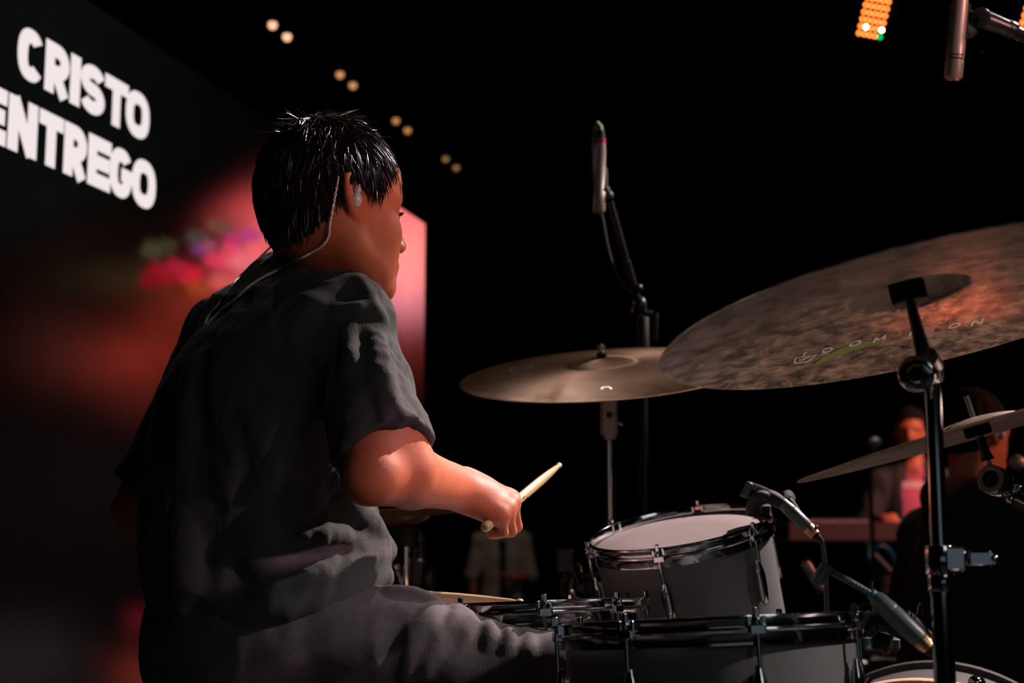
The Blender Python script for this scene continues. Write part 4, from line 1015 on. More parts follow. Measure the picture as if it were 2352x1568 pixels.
clip_mic('grey gooseneck microphone clipped to the right rim of the large floor tom', P(1876, 1337, Dm), P(1900, 1296, Dm), [P(1899, 1302, Dm), P(1915, 1315, Dm), P(1945, 1331, Dm), P(2004, 1365, Dm)],
         (P(2003, 1364, Dm), P(2113, 1468, Dm - 0.02)), (P(2113, 1468, Dm - 0.02), P(2133, 1487, Dm - 0.023)), 0.0086, 0.0042, 0.0122, [ck2, ('clip_screw', k3), ('clip_wire', k4), ('clip_pin', k5)],
         [P(2133, 1487, Dm - 0.023), P(2150, 1510, Dm - 0.01), P(2160, 1545, Dm + 0.05), P(2140, 1620, Dm + 0.1), P(2120, 1900, Dm + 0.1), P(2120, 2000, Dm).xy.to_3d() + Vector((0.05, 0.2, 0.006))], 'black cable leaving the gold plug of the floor tom microphone')

# ------------------------------------------------------------------ the drummer
PSI = math.radians(35); HP = math.radians(-2)
HF = Vector((math.cos(PSI) * math.cos(HP), math.sin(PSI) * math.cos(HP), math.sin(HP)))
HL = Vector((-math.sin(PSI), math.cos(PSI), 0)); HU = HF.cross(HL)
HC = P(765, 460, 2.05)
H = lambda f, l, u: HC + HF * f + HL * l + HU * u
AXH = (HF, HL, HU)
TPS = math.radians(32)
TF = Vector((math.cos(TPS), math.sin(TPS), 0)); TL = Vector((-math.sin(TPS), math.cos(TPS), 0)); TU = Vector((0, 0, 1))

# torso outline: picture row -> left, right edge, depth, half breadth across the shoulders line
ROWS = [(690, 520, 790, 2.07, 0.150), (730, 455, 815, 2.07, 0.180), (780, 405, 835, 2.08, 0.195), (840, 372, 850, 2.09, 0.200), (900, 354, 858, 2.09, 0.200), (1000, 340, 858, 2.10, 0.195), (1100, 326, 848, 2.10, 0.190),
        (1180, 320, 868, 2.10, 0.188), (1270, 322, 890, 2.10, 0.190), (1340, 330, 884, 2.10, 0.190), (1420, 342, 850, 2.10, 0.190), (1520, 358, 800, 2.10, 0.185), (1600, 385, 760, 2.10, 0.180)]
rz, rx, ry, ra, rb_ = [], [], [], [], []
for py, xl, xr, D, a in ROWS:
    c = P((xl + xr) / 2, py, D); wv = (xr - xl) / 2 * D / FPX
    b = math.sqrt(max(wv ** 2 - (0.53 * a) ** 2, 0.06 ** 2)) / 0.848
    rz.append(c.z); rx.append(c.x); ry.append(c.y); ra.append(a); rb_.append(b)
rz, rx, ry, ra, rb_ = [np.array(q[::-1]) for q in (rz, rx, ry, ra, rb_)]
tfx, tfy = TF.x, TF.y
def loft(off):
    def fn(p):
        z = p[..., 2]; cx = np.interp(z, rz, rx); cy = np.interp(z, rz, ry)
        a = np.interp(z, rz, ra) - off; b = np.interp(z, rz, rb_) - off
        dx, dy = p[..., 0] - cx, p[..., 1] - cy
        v = dx * tfx + dy * tfy; u = -dx * tfy + dy * tfx
        k0 = np.sqrt((u / a) ** 2 + (v / b) ** 2) + 1e-9; k1 = np.sqrt((u / a ** 2) ** 2 + (v / b ** 2) ** 2) + 1e-9
        d = 0.92 * k0 * (k0 - 1) / k1
        top, bot = rz[-1] - off, rz[0] + off
        return np.maximum(np.maximum(d, (z - top) * 0.9), (bot - z) * 0.9)
    return fn

Ssh = P(792, 742, 1.985); E = P(856, 1090, 1.83)
G = P(1143, 1187, 2.056)                                          # where the fist closes on the stick
TIP = P(1286, 1067, 2.37); BUTT = P(1112, 1213, 2.0)
def ortho(k, r):
    k = Vector(k).normalized(); r = Vector(r); r = (r - k * k.dot(r)).normalized(); return k, r, k.cross(r)
hk, hr, hn = ortho((0.93, 0.08, -0.30), (0.02, 0.86, 0.50))
HSC = 0.95
Kav = G + Vector((0.004, 0, 0)) + (hk * 0.0045 + hn * 0.0269) * HSC
Wr = Kav - hk * 0.074 * HSC

def add_hand(S, W, k, r, n, sc, curl=1.0):
    off = [0.0295, 0.0105, -0.0095, -0.0275]; ln = [0.077, 0.079, 0.074, 0.066]
    L1_ = [0.040, 0.044, 0.040, 0.031]; L2_ = [0.024, 0.028, 0.025, 0.019]; L3_ = [0.019, 0.020, 0.019, 0.016]; fr = [1.0, 1.03, 0.97, 0.85]
    for i in range(4):
        arch = -n * (0.004 * abs(i - 1.2))
        K = W + (k * ln[i] + r * off[i] + arch) * sc; B = W + (r * off[i] * 0.55) * sc
        S.cone(B, K - n * 0.002, 0.0165 * sc, 0.0108 * sc, 0.022)
        S.cone(B - n * 0.010 * sc, K - n * 0.010 * sc - k * 0.008 * sc, 0.014 * sc, 0.0095 * sc, 0.016)
        S.ell(K + n * 0.002, (0.0098 * sc * fr[i], 0.0085 * sc * fr[i], 0.0090 * sc), (k, r, n), 0.008)
        q = fr[i] * sc; sp = r * (0.08 * (i - 1.5) * -0.4)
        p1 = (k * 0.45 - n * 0.9 + sp).normalized(); p2 = (-k * 0.85 - n * 0.5).normalized(); p3 = (-k * 0.7 + n * 0.75).normalized()
        A1 = K + p1 * L1_[i] * sc; A2 = A1 + p2 * L2_[i] * sc; A3 = A2 + p3 * L3_[i] * sc
        S.cone(K, A1, 0.0097 * q, 0.0088 * q, 0.006); S.cone(A1, A2, 0.0090 * q, 0.0080 * q, 0.003); S.cone(A2, A3, 0.0080 * q, 0.0066 * q, 0.003)
        # extensor tendon on the back of the hand
        S.cone(W + (n * 0.010 + r * off[i] * 0.35) * sc, K + n * 0.0065 * sc - k * 0.01 * sc, 0.0045 * sc, 0.0036 * sc, 0.010)
    T0 = W + (k * 0.014 + r * 0.020 - n * 0.012) * sc; T1 = T0 + (k * 0.034 + r * 0.016 - n * 0.014) * sc
    T2 = T1 + (k * 0.024 - r * 0.004 - n * 0.014) * sc; T3 = T2 + (k * 0.014 - r * 0.010 - n * 0.012) * sc
    S.cone(T0, T1, 0.0150 * sc, 0.0115 * sc, 0.014); S.cone(T1, T2, 0.0110 * sc, 0.0098 * sc, 0.005); S.cone(T2, T3, 0.0098 * sc, 0.0078 * sc, 0.004)
    S.ell(W + (k * 0.012) * sc, (0.030 * sc, 0.028 * sc, 0.018 * sc), (k, r, n), 0.02)

B = Solid()
# head
B.ell(H(-0.008, 0, 0.005), (0.097, 0.076, 0.099), AXH, 0.02)
B.ell(H(0.030, 0, -0.045), (0.062, 0.061, 0.082), AXH, 0.03)
B.ell(H(0.050, 0, 0.030), (0.050, 0.060, 0.055), AXH, 0.03)
for s in (-1, 1):
    B.chain([H(-0.012, s * 0.060, -0.030), H(-0.002, s * 0.057, -0.078), H(0.045, s * 0.036, -0.108), H(0.078, s * 0.012, -0.120)], [0.014, 0.0165, 0.0155, 0.0155], 0.03)
    B.ell(H(0.056, s * 0.042, -0.042), (0.030, 0.022, 0.024), AXH, 0.025)
    B.ell(H(0.052, s * 0.037, -0.080), (0.032, 0.022, 0.034), AXH, 0.03)
    B.cone(H(0.083, s * 0.014, 0.006), H(0.068, s * 0.050, 0.004), 0.0115, 0.010, 0.016)
    B.ell(H(0.094, s * 0.032, -0.018), (0.014, 0.019, 0.013), AXH, 0.014, True)
    B.ell(H(0.0735, s * 0.032, -0.017), (0.0145, 0.016, 0.0125), AXH, 0.008)
    B.cone(H(0.0885, s * 0.020, -0.0125), H(0.078, s * 0.046, -0.012), 0.0035, 0.0035, 0.006)
    B.ell(H(0.103, s * 0.0135, -0.056), (0.0105, 0.0080, 0.0085), AXH, 0.007)
    B.cone(H(0.092, s * 0.022, -0.086), H(0.099, s * 0.004, -0.081), 0.0058, 0.0066, 0.006)
    B.cone(H(0.090, s * 0.019, -0.092), H(0.097, s * 0.003, -0.0945), 0.0060, 0.0076, 0.006)
B.chain([H(0.086, 0, 0.004), H(0.096, 0, -0.020), H(0.113, 0, -0.050)], [0.0085, 0.0085, 0.0105], 0.012)
B.ell(H(0.088, 0, -0.086), (0.012, 0.026, 0.022), AXH, 0.016)
B.ell(H(0.080, 0, -0.118), (0.021, 0.024, 0.018), AXH, 0.02)
# ears
def ear(s):
    E0 = H(-0.004, s * 0.073, -0.012)
    eu = (HU * 0.97 - HF * 0.22).normalized(); eb = (-HF * 0.80 + HL * s * 0.60); eb = (eb - eu * eb.dot(eu)).normalized(); en = eu.cross(eb) * (1 if s < 0 else -1)
    if en.dot(HL * s) < 0: en = -en
    Q = lambda b, u, o=0: E0 + eb * b + eu * u + en * o
    B.ell(Q(0.013, 0.002, -0.003), (0.0165, 0.0285, 0.0042), (eb, eu, en), 0.004)
    B.chain([Q(-0.002, 0.006, 0.001), Q(-0.001, 0.020, 0.002), Q(0.006, 0.030, 0.003), Q(0.016, 0.032, 0.003), Q(0.026, 0.026, 0.003), Q(0.030, 0.014, 0.003), Q(0.029, 0.001, 0.002), Q(0.023, -0.012, 0.002), Q(0.015, -0.022, 0.001), Q(0.007, -0.029, 0)],
            [0.003, 0.0034, 0.0036, 0.0038, 0.004, 0.004, 0.004, 0.0042, 0.0048, 0.0056], 0.004)
    B.chain([Q(0.008, 0.020, 0.003), Q(0.018, 0.014, 0.004), Q(0.020, 0.002, 0.004), Q(0.013, -0.011, 0.003)], 0.0030, 0.004)
    B.ell(Q(0.010, -0.002, 0.004), (0.008, 0.011, 0.006), (eb, eu, en), 0.004, True)
    B.ell(Q(-0.002, -0.003, 0.002), (0.005, 0.007, 0.005), (eb, eu, en), 0.005)
    B.ell(Q(0.004, -0.028, 0), (0.0062, 0.0075, 0.0048), (eb, eu, en), 0.005)
    return Q
QR = ear(-1); ear(1)
# neck, shoulders, trunk
NB = P(706, 668, 2.12)
B.cone(H(-0.024, 0, -0.06), NB, 0.057, 0.056, 0.03)
B.cone(H(-0.03, -0.045, -0.055), P(770, 690, 2.055), 0.018, 0.014, 0.03)
SL = P(520, 786, 2.23)
B.cone(NB, Ssh, 0.040, 0.044, 0.03); B.cone(NB, SL, 0.040, 0.045, 0.03)
B.p.append((loft(0.022), 0.04, False))
# right arm
B.cone(Ssh, P(860, 1020, 1.865), 0.049, 0.044, 0.02); B.cone(P(860, 1020, 1.865), E, 0.044, 0.037, 0.015)
B.cone(P(888, 960, 1.88), P(936, 1082, 1.875), 0.040, 0.0385, 0.03)
FM = E.lerp(Wr, 0.40)
B.cone(E, FM, 0.037, 0.0375, 0.015); B.cone(FM, Wr, 0.0375, 0.0265, 0.012); B.cone(P(935, 1078, 1.88), E.lerp(Wr, 0.85), 0.037, 0.028, 0.015)
B.cone(E.lerp(Wr, 0.8), Wr + hk * 0.03, 0.0275, 0.023, 0.012)
B.ell(P(826, 1108, 1.815), (0.018, 0.020, 0.020), None, 0.02)
add_hand(B, Wr, hk, hr, hn, HSC)
# left arm, mostly hidden behind the trunk
EL = P(322, 1165, 2.28); WL = P(668, 1372, 2.33)
B.cone(SL, EL, 0.050, 0.040, 0.02); B.cone(EL, EL.lerp(WL, 0.4), 0.040, 0.041, 0.02); B.cone(EL.lerp(WL, 0.4), WL, 0.041, 0.026, 0.02)
lk, lr, ln_ = ortho((0.85, 0.35, -0.25), (-0.4, 0.85, 0.1))
lk2, lr2, ln2 = ortho(lk, (0.55, 0.1, 0.9))
add_hand(B, WL, lk, -lr if lr.cross(lk).z > 0 else lr, lk.cross(-lr if lr.cross(lk).z > 0 else lr), 0.95)
# legs inside the trousers
HR = P(600, 1452, 2.02); KR = P(1306, 1575, 1.965); AR = Vector((KR.x + 0.03, KR.y + 0.03, 0.10))
HLf = P(500, 1450, 2.23); KL = P(900, 1500, 2.60); AL = Vector((KL.x - 0.02, KL.y - 0.04, 0.10))
for a, b, c in ((HR, KR, AR), (HLf, KL, AL)):
    B.cone(a, b, 0.082, 0.052, 0.03); B.cone(b, c, 0.050, 0.036, 0.02); B.cone(c, c + Vector((0.13, 0.04, -0.055)), 0.036, 0.028, 0.03)
dr = Thing('person', 'drummer in a dark grey T-shirt seated at the kit, black hair, stick in fist', 'person', Matrix.Translation(Vector((HR.x, HR.y, 0))))
allp = [HC, Wr, EL, KR, AR, AL, KL, Ssh, P(300, 1100, 2.3)]
lo = Vector([min(p[i] for p in allp) - 0.20 for i in range(3)]); hi = Vector([max(p[i] for p in allp) + 0.20 for i in range(3)]); lo.z = 0.0
dr.part('body', B.mesh('body', M['skin'], 0.0027, lo, hi), M['skin'])

# eyes, brows and lashes
for s in (-1, 1):
    c = H(0.0795, s * 0.032, -0.0175); ev = dr.part('eye', MB().ball(c, 0.0112, 18), M['eye'])
    dr.part('iris', MB().lathe([(0.0, 0.0116), (0.0045, 0.0112), (0.0055, 0.0098), (0.0, 0.009)], 18, basis(c, HF)), M['iris'], parent=ev)
    m = MB()
    for i in range(46):
        t = random.random(); b = H(0.094 - 0.020 * t ** 1.5, s * (0.016 + 0.036 * t), 0.0085 + 0.006 * math.sin(pi * t * 0.8) + random.uniform(-0.003, 0.003))
        d = (HL * s * 0.8 + HU * random.uniform(0.0, 0.6) - HF * 0.25).normalized()
        m.tube([b, b + d * 0.006 + HF * 0.001, b + d * 0.011], [0.0008, 0.0007, 0.0002], 4)
    dr.part('eyebrow', m, M['brow'])
    m = MB()
    for i in range(16):
        t = i / 15; b = H(0.0915 - 0.008 * t * t, s * (0.021 + 0.024 * t), -0.0125)
        d = (HF + HL * s * (t - 0.2) * 0.8 - HU * 0.05).normalized(); m.tube([b, b + d * 0.004, b + d * 0.008 + HU * 0.0015], [0.0005, 0.0004, 0.0001], 4)
    dr.part('eyelashes', m, M['brow'])

# hair: a close cap with wet locks lying over it
hc0, hrad = Vector((-0.008, 0, 0.008)), Vector((0.107, 0.087, 0.112))
def hline(th):
    th = abs(th)
    return float(np.interp(th, [0, 30, 48, 62, 78, 100, 118, 135, 155, 180], [0.030, 0.042, 0.050, 0.022, -0.010, 0.014, -0.034, -0.082, -0.094, -0.096]))
HS = Solid(); HS.ell(H(*hc0), tuple(hrad), AXH, 0.01)
thk = np.radians([0, 30, 48, 62, 78, 100, 118, 135, 155, 180]); thv = np.array([0.038, 0.048, 0.054, 0.024, -0.008, 0.016, -0.030, -0.078, -0.090, -0.092])
Rh = np.array([A(x) for x in AXH]).T; Hc_ = A(HC)
def hair_cut(p):
    q = (p - Hc_) @ Rh; th = np.abs(np.arctan2(q[..., 1], q[..., 0]))
    return (q[..., 2] - np.interp(th, thk, thv)) * 0.6
HS.p.append((hair_cut, 0.012, True))
HS.ell(H(-0.006, 0, 0.0), (0.080, 0.060, 0.082), AXH, 0.005, True)
HS.disp = lambda p: 0.0030 * vnoise((p - Hc_) @ Rh * np.array([1, 1, 0.35]), 95, 3) + 0.0025 * vnoise((p - Hc_) @ Rh * np.array([1, 1, 0.5]), 45, 5)
hair = dr.part('hair', HS.mesh('hair', M['hair'], 0.003, H(0, 0, 0) - Vector((0.17, 0.17, 0.17)), H(0, 0, 0) + Vector((0.17, 0.17, 0.17))), M['hair'])
rnd = random.Random(11)
def lock(m, q0, L, r0, lift, wild=0.0, down=0.5, n=7, bend=None):
    pts = []; q = Vector(q0); crown = Vector((-0.050, -0.005, 0.112)); jit = Vector((rnd.gauss(0, 1), rnd.gauss(0, 1), rnd.gauss(0, 1))) * (0.42 if q0.z > 0.03 else 0.2)
    for i in range(n):
        e = Vector(((q.x - hc0.x) / hrad.x, (q.y - hc0.y) / hrad.y, (q.z - hc0.z) / hrad.z)); k = e.length
        nrm = Vector((e.x / hrad.x, e.y / hrad.y, e.z / hrad.z)).normalized()
        t = i / (n - 1); sc = (1 + lift * t + 0.012) / k
        if q.z > hc0.z - 0.10: q = hc0 + (q - hc0) * sc if i else q
        pts.append(H(*q))
        d = (q - crown); d = d - nrm * d.dot(nrm)
        if d.length > 1e-6: d.normalize()
        if q.z < -0.082:
            q = q + Vector((-q.x * 1.2, -q.y * 1.2, -1)).normalized() * (L / (n - 1)); continue
        d = d + Vector((0, 0, -down)) + jit + (bend or Vector((0, 0, 0)))
        d = d - nrm * d.dot(nrm) * (1 - 0.0); d.normalize()
        q = q + (d + nrm * wild * (0.4 + t)) * (L / (n - 1))
    m.tube(pts, [r0 * (0.55 + 0.45 * math.sin(pi * min(1, 0.25 + i / (n - 1)))) * (1 - (i / (n - 1)) ** 3 * 0.9) for i in range(n)], 4)
m = MB(); cnt = 0
while cnt < 3000:
    v = Vector((rnd.gauss(0, 1), rnd.gauss(0, 1), rnd.gauss(0, 1))).normalized()
    q = hc0 + Vector((v.x * hrad.x, v.y * hrad.y, v.z * hrad.z)) * rnd.uniform(0.985, 1.03)
    th = math.degrees(math.atan2(q.y, q.x))
    hl = hline(th)
    if q.z < hl + 0.012 + (0.006 if 70 < abs(th) < 125 else 0): continue
    if q.y > 0.03 and rnd.random() < 0.5: continue
    room = q.z - hl
    L = min(rnd.uniform(0.03, 0.06), 0.012 + room * 1.1) if abs(th) > 50 else rnd.uniform(0.030, 0.055)
    top = q.z > 0.075
    lock(m, q, L, rnd.uniform(0.0009, 0.0022), rnd.uniform(-0.01, 0.05 if not top else 0.08), wild=rnd.uniform(0, 0.12) + (rnd.uniform(0, 0.55) if top and rnd.random() < 0.30 else 0), down=0.35 if top else 0.8)
    cnt += 1
for i in range(190):                                   # tufts standing up on the crown
    v = Vector((rnd.gauss(-0.25, 0.45), rnd.gauss(-0.1, 0.45), 1.0)).normalized(); q = hc0 + Vector((v.x * hrad.x, v.y * hrad.y, v.z * hrad.z))
    lock(m, q, rnd.uniform(0.018, 0.034), rnd.uniform(0.0007, 0.0014), rnd.uniform(0.0, 0.25), wild=rnd.uniform(0.3, 1.1), down=0.0)
for i in range(190):                                   # fringe over the forehead
    th = math.radians(rnd.uniform(-34, 40)); z = rnd.uniform(0.050, 0.088)
    s = math.sqrt(max(0, 1 - ((z - hc0.z) / hrad.z) ** 2)); q = hc0 + Vector((math.cos(th) * hrad.x * s, math.sin(th) * hrad.y * s, 0)); q.z = z
    lock(m, q, rnd.uniform(0.030, 0.058) * (1.0 if math.degrees(th) > -40 else 0.8), rnd.uniform(0.0010, 0.0020), rnd.uniform(0.01, 0.07), wild=rnd.uniform(0, 0.10), down=1.4)
for i in range(130):                                   # ragged nape
    th = math.radians(rnd.uniform(128, 232)); z = rnd.uniform(-0.085, -0.045)
    s = math.sqrt(max(0, 1 - ((z - hc0.z) / hrad.z) ** 2)); q = hc0 + Vector((math.cos(th) * hrad.x * s, math.sin(th) * hrad.y * s, 0)) * 0.99; q.z = z
    lock(m, q, rnd.uniform(0.015, 0.034), rnd.uniform(0.0009, 0.0016), rnd.uniform(0.0, 0.08), wild=rnd.uniform(0.0, 0.12), down=2.2)
for i in range(40):                                    # sideburn
    q = Vector((rnd.uniform(0.016, 0.042), -0.0, rnd.uniform(-0.004, 0.030))); q.y = -hrad.y * math.sqrt(max(0, 1 - ((q.x - hc0.x) / hrad.x) ** 2 - ((q.z - hc0.z) / hrad.z) ** 2)) * 0.985
    lock(m, q, rnd.uniform(0.014, 0.026), rnd.uniform(0.0008, 0.0014), -0.05, down=3.0)
dr.part('wet_locks', m, M['hair'], parent=hair)

# T-shirt
T = Solid()
T.p.append((loft(0.0), 0.03, False))
T.cone(P(706, 676, 2.05), P(804, 736, 1.985), 0.054, 0.057, 0.05)
T.cone(P(648, 684, 2.11), P(528, 758, 2.21), 0.0525, 0.056, 0.05)
T.cone(P(706, 672, 2.06), P(660, 680, 2.10), 0.053, 0.055, 0.04)
SA, SB = P(795, 748, 1.985), P(880, 1075, 1.845)
T.cone(SA, SB, 0.0585, 0.0605, 0.03)
T.cone(P(850, 880, 1.93), P(915, 1060, 1.855), 0.046, 0.050, 0.03)
LA, LB = SL, P(338, 1150, 2.28)
T.cone(LA, LB, 0.062, 0.064, 0.035)
base = Solid(); base.p = list(T.p)
def ridge(pts, r, sink=0.45, k=0.016, S=T, Bs=base, n=10):
    q = [Bs.hit(*p) for p in pts]; q = [x for x in q if x is not None]
    if len(q) < 2: return
    q = spline(q, n)
    o = [p + (p - CAM).normalized() * r * sink for p in q]
    S.chain(o, [r * (0.35 + 0.65 * math.sin(pi * (0.08 + 0.84 * i / (n - 1)))) for i in range(n)], k)
# folds of the back
for pts, r in (([(560, 700), (530, 800), (522, 900), (540, 1010), (520, 1120)], 0.016), ([(612, 690), (574, 780), (566, 870), (598, 975), (612, 1060), (590, 1130)], 0.017), ([(652, 690), (604, 780), (606, 850), (636, 920)], 0.012),
               ([(690, 690), (640, 740), (628, 800), (660, 880)], 0.011), ([(720, 700), (676, 760), (676, 840)], 0.009), ([(470, 820), (440, 950), (430, 1100)], 0.014),
               ([(575, 1130), (585, 1240), (630, 1330), (560, 1440)], 0.020), ([(430, 1180), (440, 1300), (420, 1420)], 0.016)):
    ridge(pts, r, 0.55, 0.022)
# rolls of cloth above the lap
for pts, r in (([(640, 1322), (700, 1322), (766, 1318), (818, 1292), (856, 1280), (886, 1268)], 0.017), ([(762, 1376), (790, 1352), (832, 1330), (868, 1326), (884, 1332)], 0.013), ([(758, 1396), (800, 1372), (842, 1352), (880, 1352)], 0.010),
               ([(764, 1090), (790, 1140), (830, 1190), (866, 1230), (890, 1268)], 0.013), ([(800, 1110), (840, 1150), (872, 1172)], 0.010), ([(660, 1240), (740, 1236), (800, 1240), (860, 1250)], 0.007), ([(560, 1430), (640, 1396), (720, 1372), (790, 1350)], 0.012)):
    ridge(pts, r, 0.5, 0.018)
# sleeve: seam, folds along the lit front, cuff
for pts, r in (([(768, 720), (790, 708), (830, 706), (862, 716), (884, 744)], 0.0045), ([(820, 642), (838, 668), (850, 700), (862, 716)], 0.0035), ([(868, 760), (884, 830), (900, 900), (918, 960)], 0.008), ([(852, 770), (866, 850), (880, 930), (896, 1000)], 0.009),
               ([(925, 930), (940, 975), (955, 992), (962, 1000)], 0.009), ([(918, 960), (926, 1000), (934, 1030)], 0.007), ([(900, 980), (908, 1010), (912, 1036)], 0.006), ([(800, 760), (806, 820), (790, 870)], 0.008)):
    ridge(pts, r, 0.5, 0.012)
an = (SB - SA).normalized()
FR = np.array([A(x) for x in (Vector((0.8, 0.2, -0.55)).normalized(), Vector((0.1, 0.95, 0.2)).normalized(), Vector((0.5, -0.2, 0.83)).normalized())]).T
def fold_noise(p):
    q = p @ np.array([[tfx, -tfy, 0], [tfy, tfx, 0], [0, 0, 1.0]])
    w1 = vnoise(q * np.array([1, 1, 0.28]) + 0.3 * vnoise(q, 9, 2)[..., None] * 0.06, 22, 1)
    w2 = vnoise(q * np.array([0.8, 0.8, 1.0]), 48, 4)
    w3 = vnoise((q + 0.02 * vnoise(q, 14, 8)[..., None]) @ FR * np.array([1.0, 1.0, 0.30]), 62, 12)
    return 0.0034 * (1 - np.abs(w1) * 2) + 0.0009 * w2 + 0.0017 * (1 - 2.2 * np.abs(w3))
T.disp = fold_noise
# openings and hems
hem = P(872, 1040, 1.86)
T.p.append((lambda p, c=A(hem), n=A((an + Vector((0.10, 0, 0.0))).normalized()), e=A(SA), f=A(SB): np.maximum(-((p - c) @ n), np.sqrt(((p - e - np.clip(((p - e) @ (f - e)) / ((f - e) @ (f - e)), 0, 1)[..., None] * (f - e)) ** 2).sum(-1)) - 0.12), 0.003, True))
T.cone(SA.lerp(SB, 0.45), SB + an * 0.05, 0.047, 0.0545, 0.006, True)
T.cone(P(885, 985, 1.89), P(920, 1075, 1.855), 0.034, 0.0445, 0.006, True)
al = (LB - LA).normalized(); lh = P(322, 1108, 2.28)
T.p.append((lambda p, c=A(lh), n=A((al + Vector((-0.15, 0, -0.3))).normalized()), e=A(LA), f=A(LB): np.maximum(-((p - c) @ n), np.sqrt(((p - e - np.clip(((p - e) @ (f - e)) / ((f - e) @ (f - e)), 0, 1)[..., None] * (f - e)) ** 2).sum(-1)) - 0.085), 0.003, True))
hn_ = (RGT * 0.34 - UPV * 0.94).normalized()
T.half(P(690, 1420, 2.1), hn_, 0.006)
nk = (HU * 0.72 + HF * 0.62 + HL * -0.05).normalized()
T.cone(P(733, 632, 2.135), P(775, 540, 2.13), 0.062, 0.080, 0.006, True)
lo = Vector((P(270, 800, 2.4).x, 1.62, P(300, 1600, 2.1).z - 0.04)); hi = Vector((P(1000, 800, 2.0).x, 2.55, P(700, 560, 2.1).z))
shirt = dr.part('t_shirt', T.mesh('t_shirt', M['shirt'], 0.0042, lo, hi), M['shirt'])
# collar rib
cq = []
for i in range(33):
    a = 2 * pi * i / 32; ax_ = (P(775, 540, 2.125) - P(740, 645, 2.125)).normalized(); xx = ax_.cross(Vector((0, 1, 0))).normalized(); yy = ax_.cross(xx)
    o = P(740, 645, 2.125) + (xx * math.cos(a) + yy * math.sin(a)) * 0.064; best = None
    for t in np.linspace(0.06, -0.06, 49):
        q = o + ax_ * float(t)
        if float(base.ev(A(q)[None])[0]) < 0.001: best = q; break
    if best is not None: cq.append(best)
if len(cq) > 8:
    dr.part('collar', MB().tube(spline(cq + [cq[0]], 96), 0.0055, 8), M['shirt'], parent=shirt)

# trousers
R = Solid()
R.cone(HR, KR, 0.107, 0.066, 0.04); R.cone(HLf, KL, 0.105, 0.07, 0.04); R.ell(P(548, 1475, 2.12), (0.15, 0.20, 0.125), (TF, TL, TU), 0.05)
R.cone(KR, AR, 0.066, 0.056, 0.03); R.cone(KL, AL, 0.068, 0.056, 0.03)
rbase = Solid(); rbase.p = list(R.p)
for pts, r in (([(1052, 1396), (1048, 1428), (1030, 1456), (1004, 1490)], 0.010), ([(1006, 1376), (1004, 1400), (976, 1440), (940, 1490)], 0.013), ([(1000, 1440), (960, 1500), (930, 1550)], 0.009), ([(1030, 1440), (990, 1500), (970, 1555)], 0.008),
               ([(884, 1358), (940, 1368), (1000, 1384)], 0.008), ([(1076, 1410), (1078, 1440), (1066, 1466)], 0.007), ([(1120, 1430), (1126, 1460), (1118, 1490)], 0.004), ([(1166, 1440), (1172, 1470), (1164, 1500)], 0.004), ([(1210, 1455), (1216, 1485), (1208, 1510)], 0.004)):
    ridge(pts, r, 0.5, 0.012, R, rbase)
R.disp = lambda p: 0.0022 * (1 - 2 * np.abs(vnoise(p * np.array([1, 1, 0.45]), 26, 9)))
R.half(AR - Vector((0, 0, 0.02)), (0, 0, -1), 0.004)
R.cone(AR + Vector((0, 0, 0.03)), AR - Vector((0, 0, 0.06)), 0.049, 0.05, 0.004, True); R.cone(AL + Vector((0, 0, 0.03)), AL - Vector((0, 0, 0.06)), 0.049, 0.05, 0.004, True)
lo = Vector((P(340, 1500, 2.1).x, 1.75, 0.05)); hi = Vector((P(1440, 1500, 2.0).x + 0.05, 2.80, P(700, 1290, 2.0).z))
dr.part('trousers', R.mesh('trousers', M['trouser'], 0.0055, lo, hi), M['trouser'])
for a in (AR, AL):
    s = Solid(); d = Vector((0.95, 0.3, 0)).normalized()
    s.chain([a + Vector((-0.03, -0.01, -0.05)), a + d * 0.10 + Vector((0, 0, -0.055)), a + d * 0.19 + Vector((0, 0, -0.065))], [0.044, 0.042, 0.033], 0.03).cone(a + Vector((0, 0, 0.03)), a - Vector((0, 0, 0.04)), 0.046, 0.044, 0.03).half((0, 0, 0.004), (0, 0, -1), 0.004)
    sh = dr.part('shoe', s.mesh('shoe', M['black_rubber'], 0.006, a - Vector((0.12, 0.12, 0.12)), a + Vector((0.28, 0.20, 0.12))), M['black_rubber'])

# drumsticks
def stick(name, label, tip, butt, r=0.0073, mark=True):
    tip, butt = Vector(tip), Vector(butt); Mx = basis(butt, tip - butt, (0, 0, 1)); L = (tip - butt).length
    t = Thing(name, label, 'drumstick', Mx, None)
    prof = [(0.0, 0.0), (r * 0.55, 0.0006), (r * 0.85, 0.003), (r, 0.008), (r, L * 0.60), (r * 0.97, L * 0.72), (r * 0.80, L * 0.84), (r * 0.56, L * 0.945), (r * 0.42, L * 0.966), (r * 0.40, L * 0.970), (r * 0.55, L * 0.975), (r * 0.66, L * 0.983), (r * 0.60, L * 0.992), (r * 0.3, L * 0.999), (0.0, L)]
    bd_ = t.part('stick', MB().lathe(prof, 28), M['stick'], world=False)
    if mark:
        for z0, a0, a1 in ((0.44, -1.2, -0.2), (0.455, -1.5, -0.2), (0.47, -1.3, 0.1), (0.40, -0.9, -0.5), (0.41, -2.0, -1.6), (0.425, -2.0, -1.7)):
            m = MB(); v = []
            for i in range(9):
                a = pi + a0 + (a1 - a0) * i / 8
                v += [(r * 1.012 * math.cos(a), r * 1.012 * math.sin(a), L * z0), (r * 1.012 * math.cos(a), r * 1.012 * math.sin(a), L * (z0 + 0.0095))]
            t.part('marking', m.add(v, [(2 * i, 2 * i + 1, 2 * i + 3, 2 * i + 2) for i in range(8)]), M['ink'], parent=bd_, world=False)
    return t
stick('drumstick', "pale drumstick in the drummer's fist, its tip pointing up to the right", TIP, BUTT)
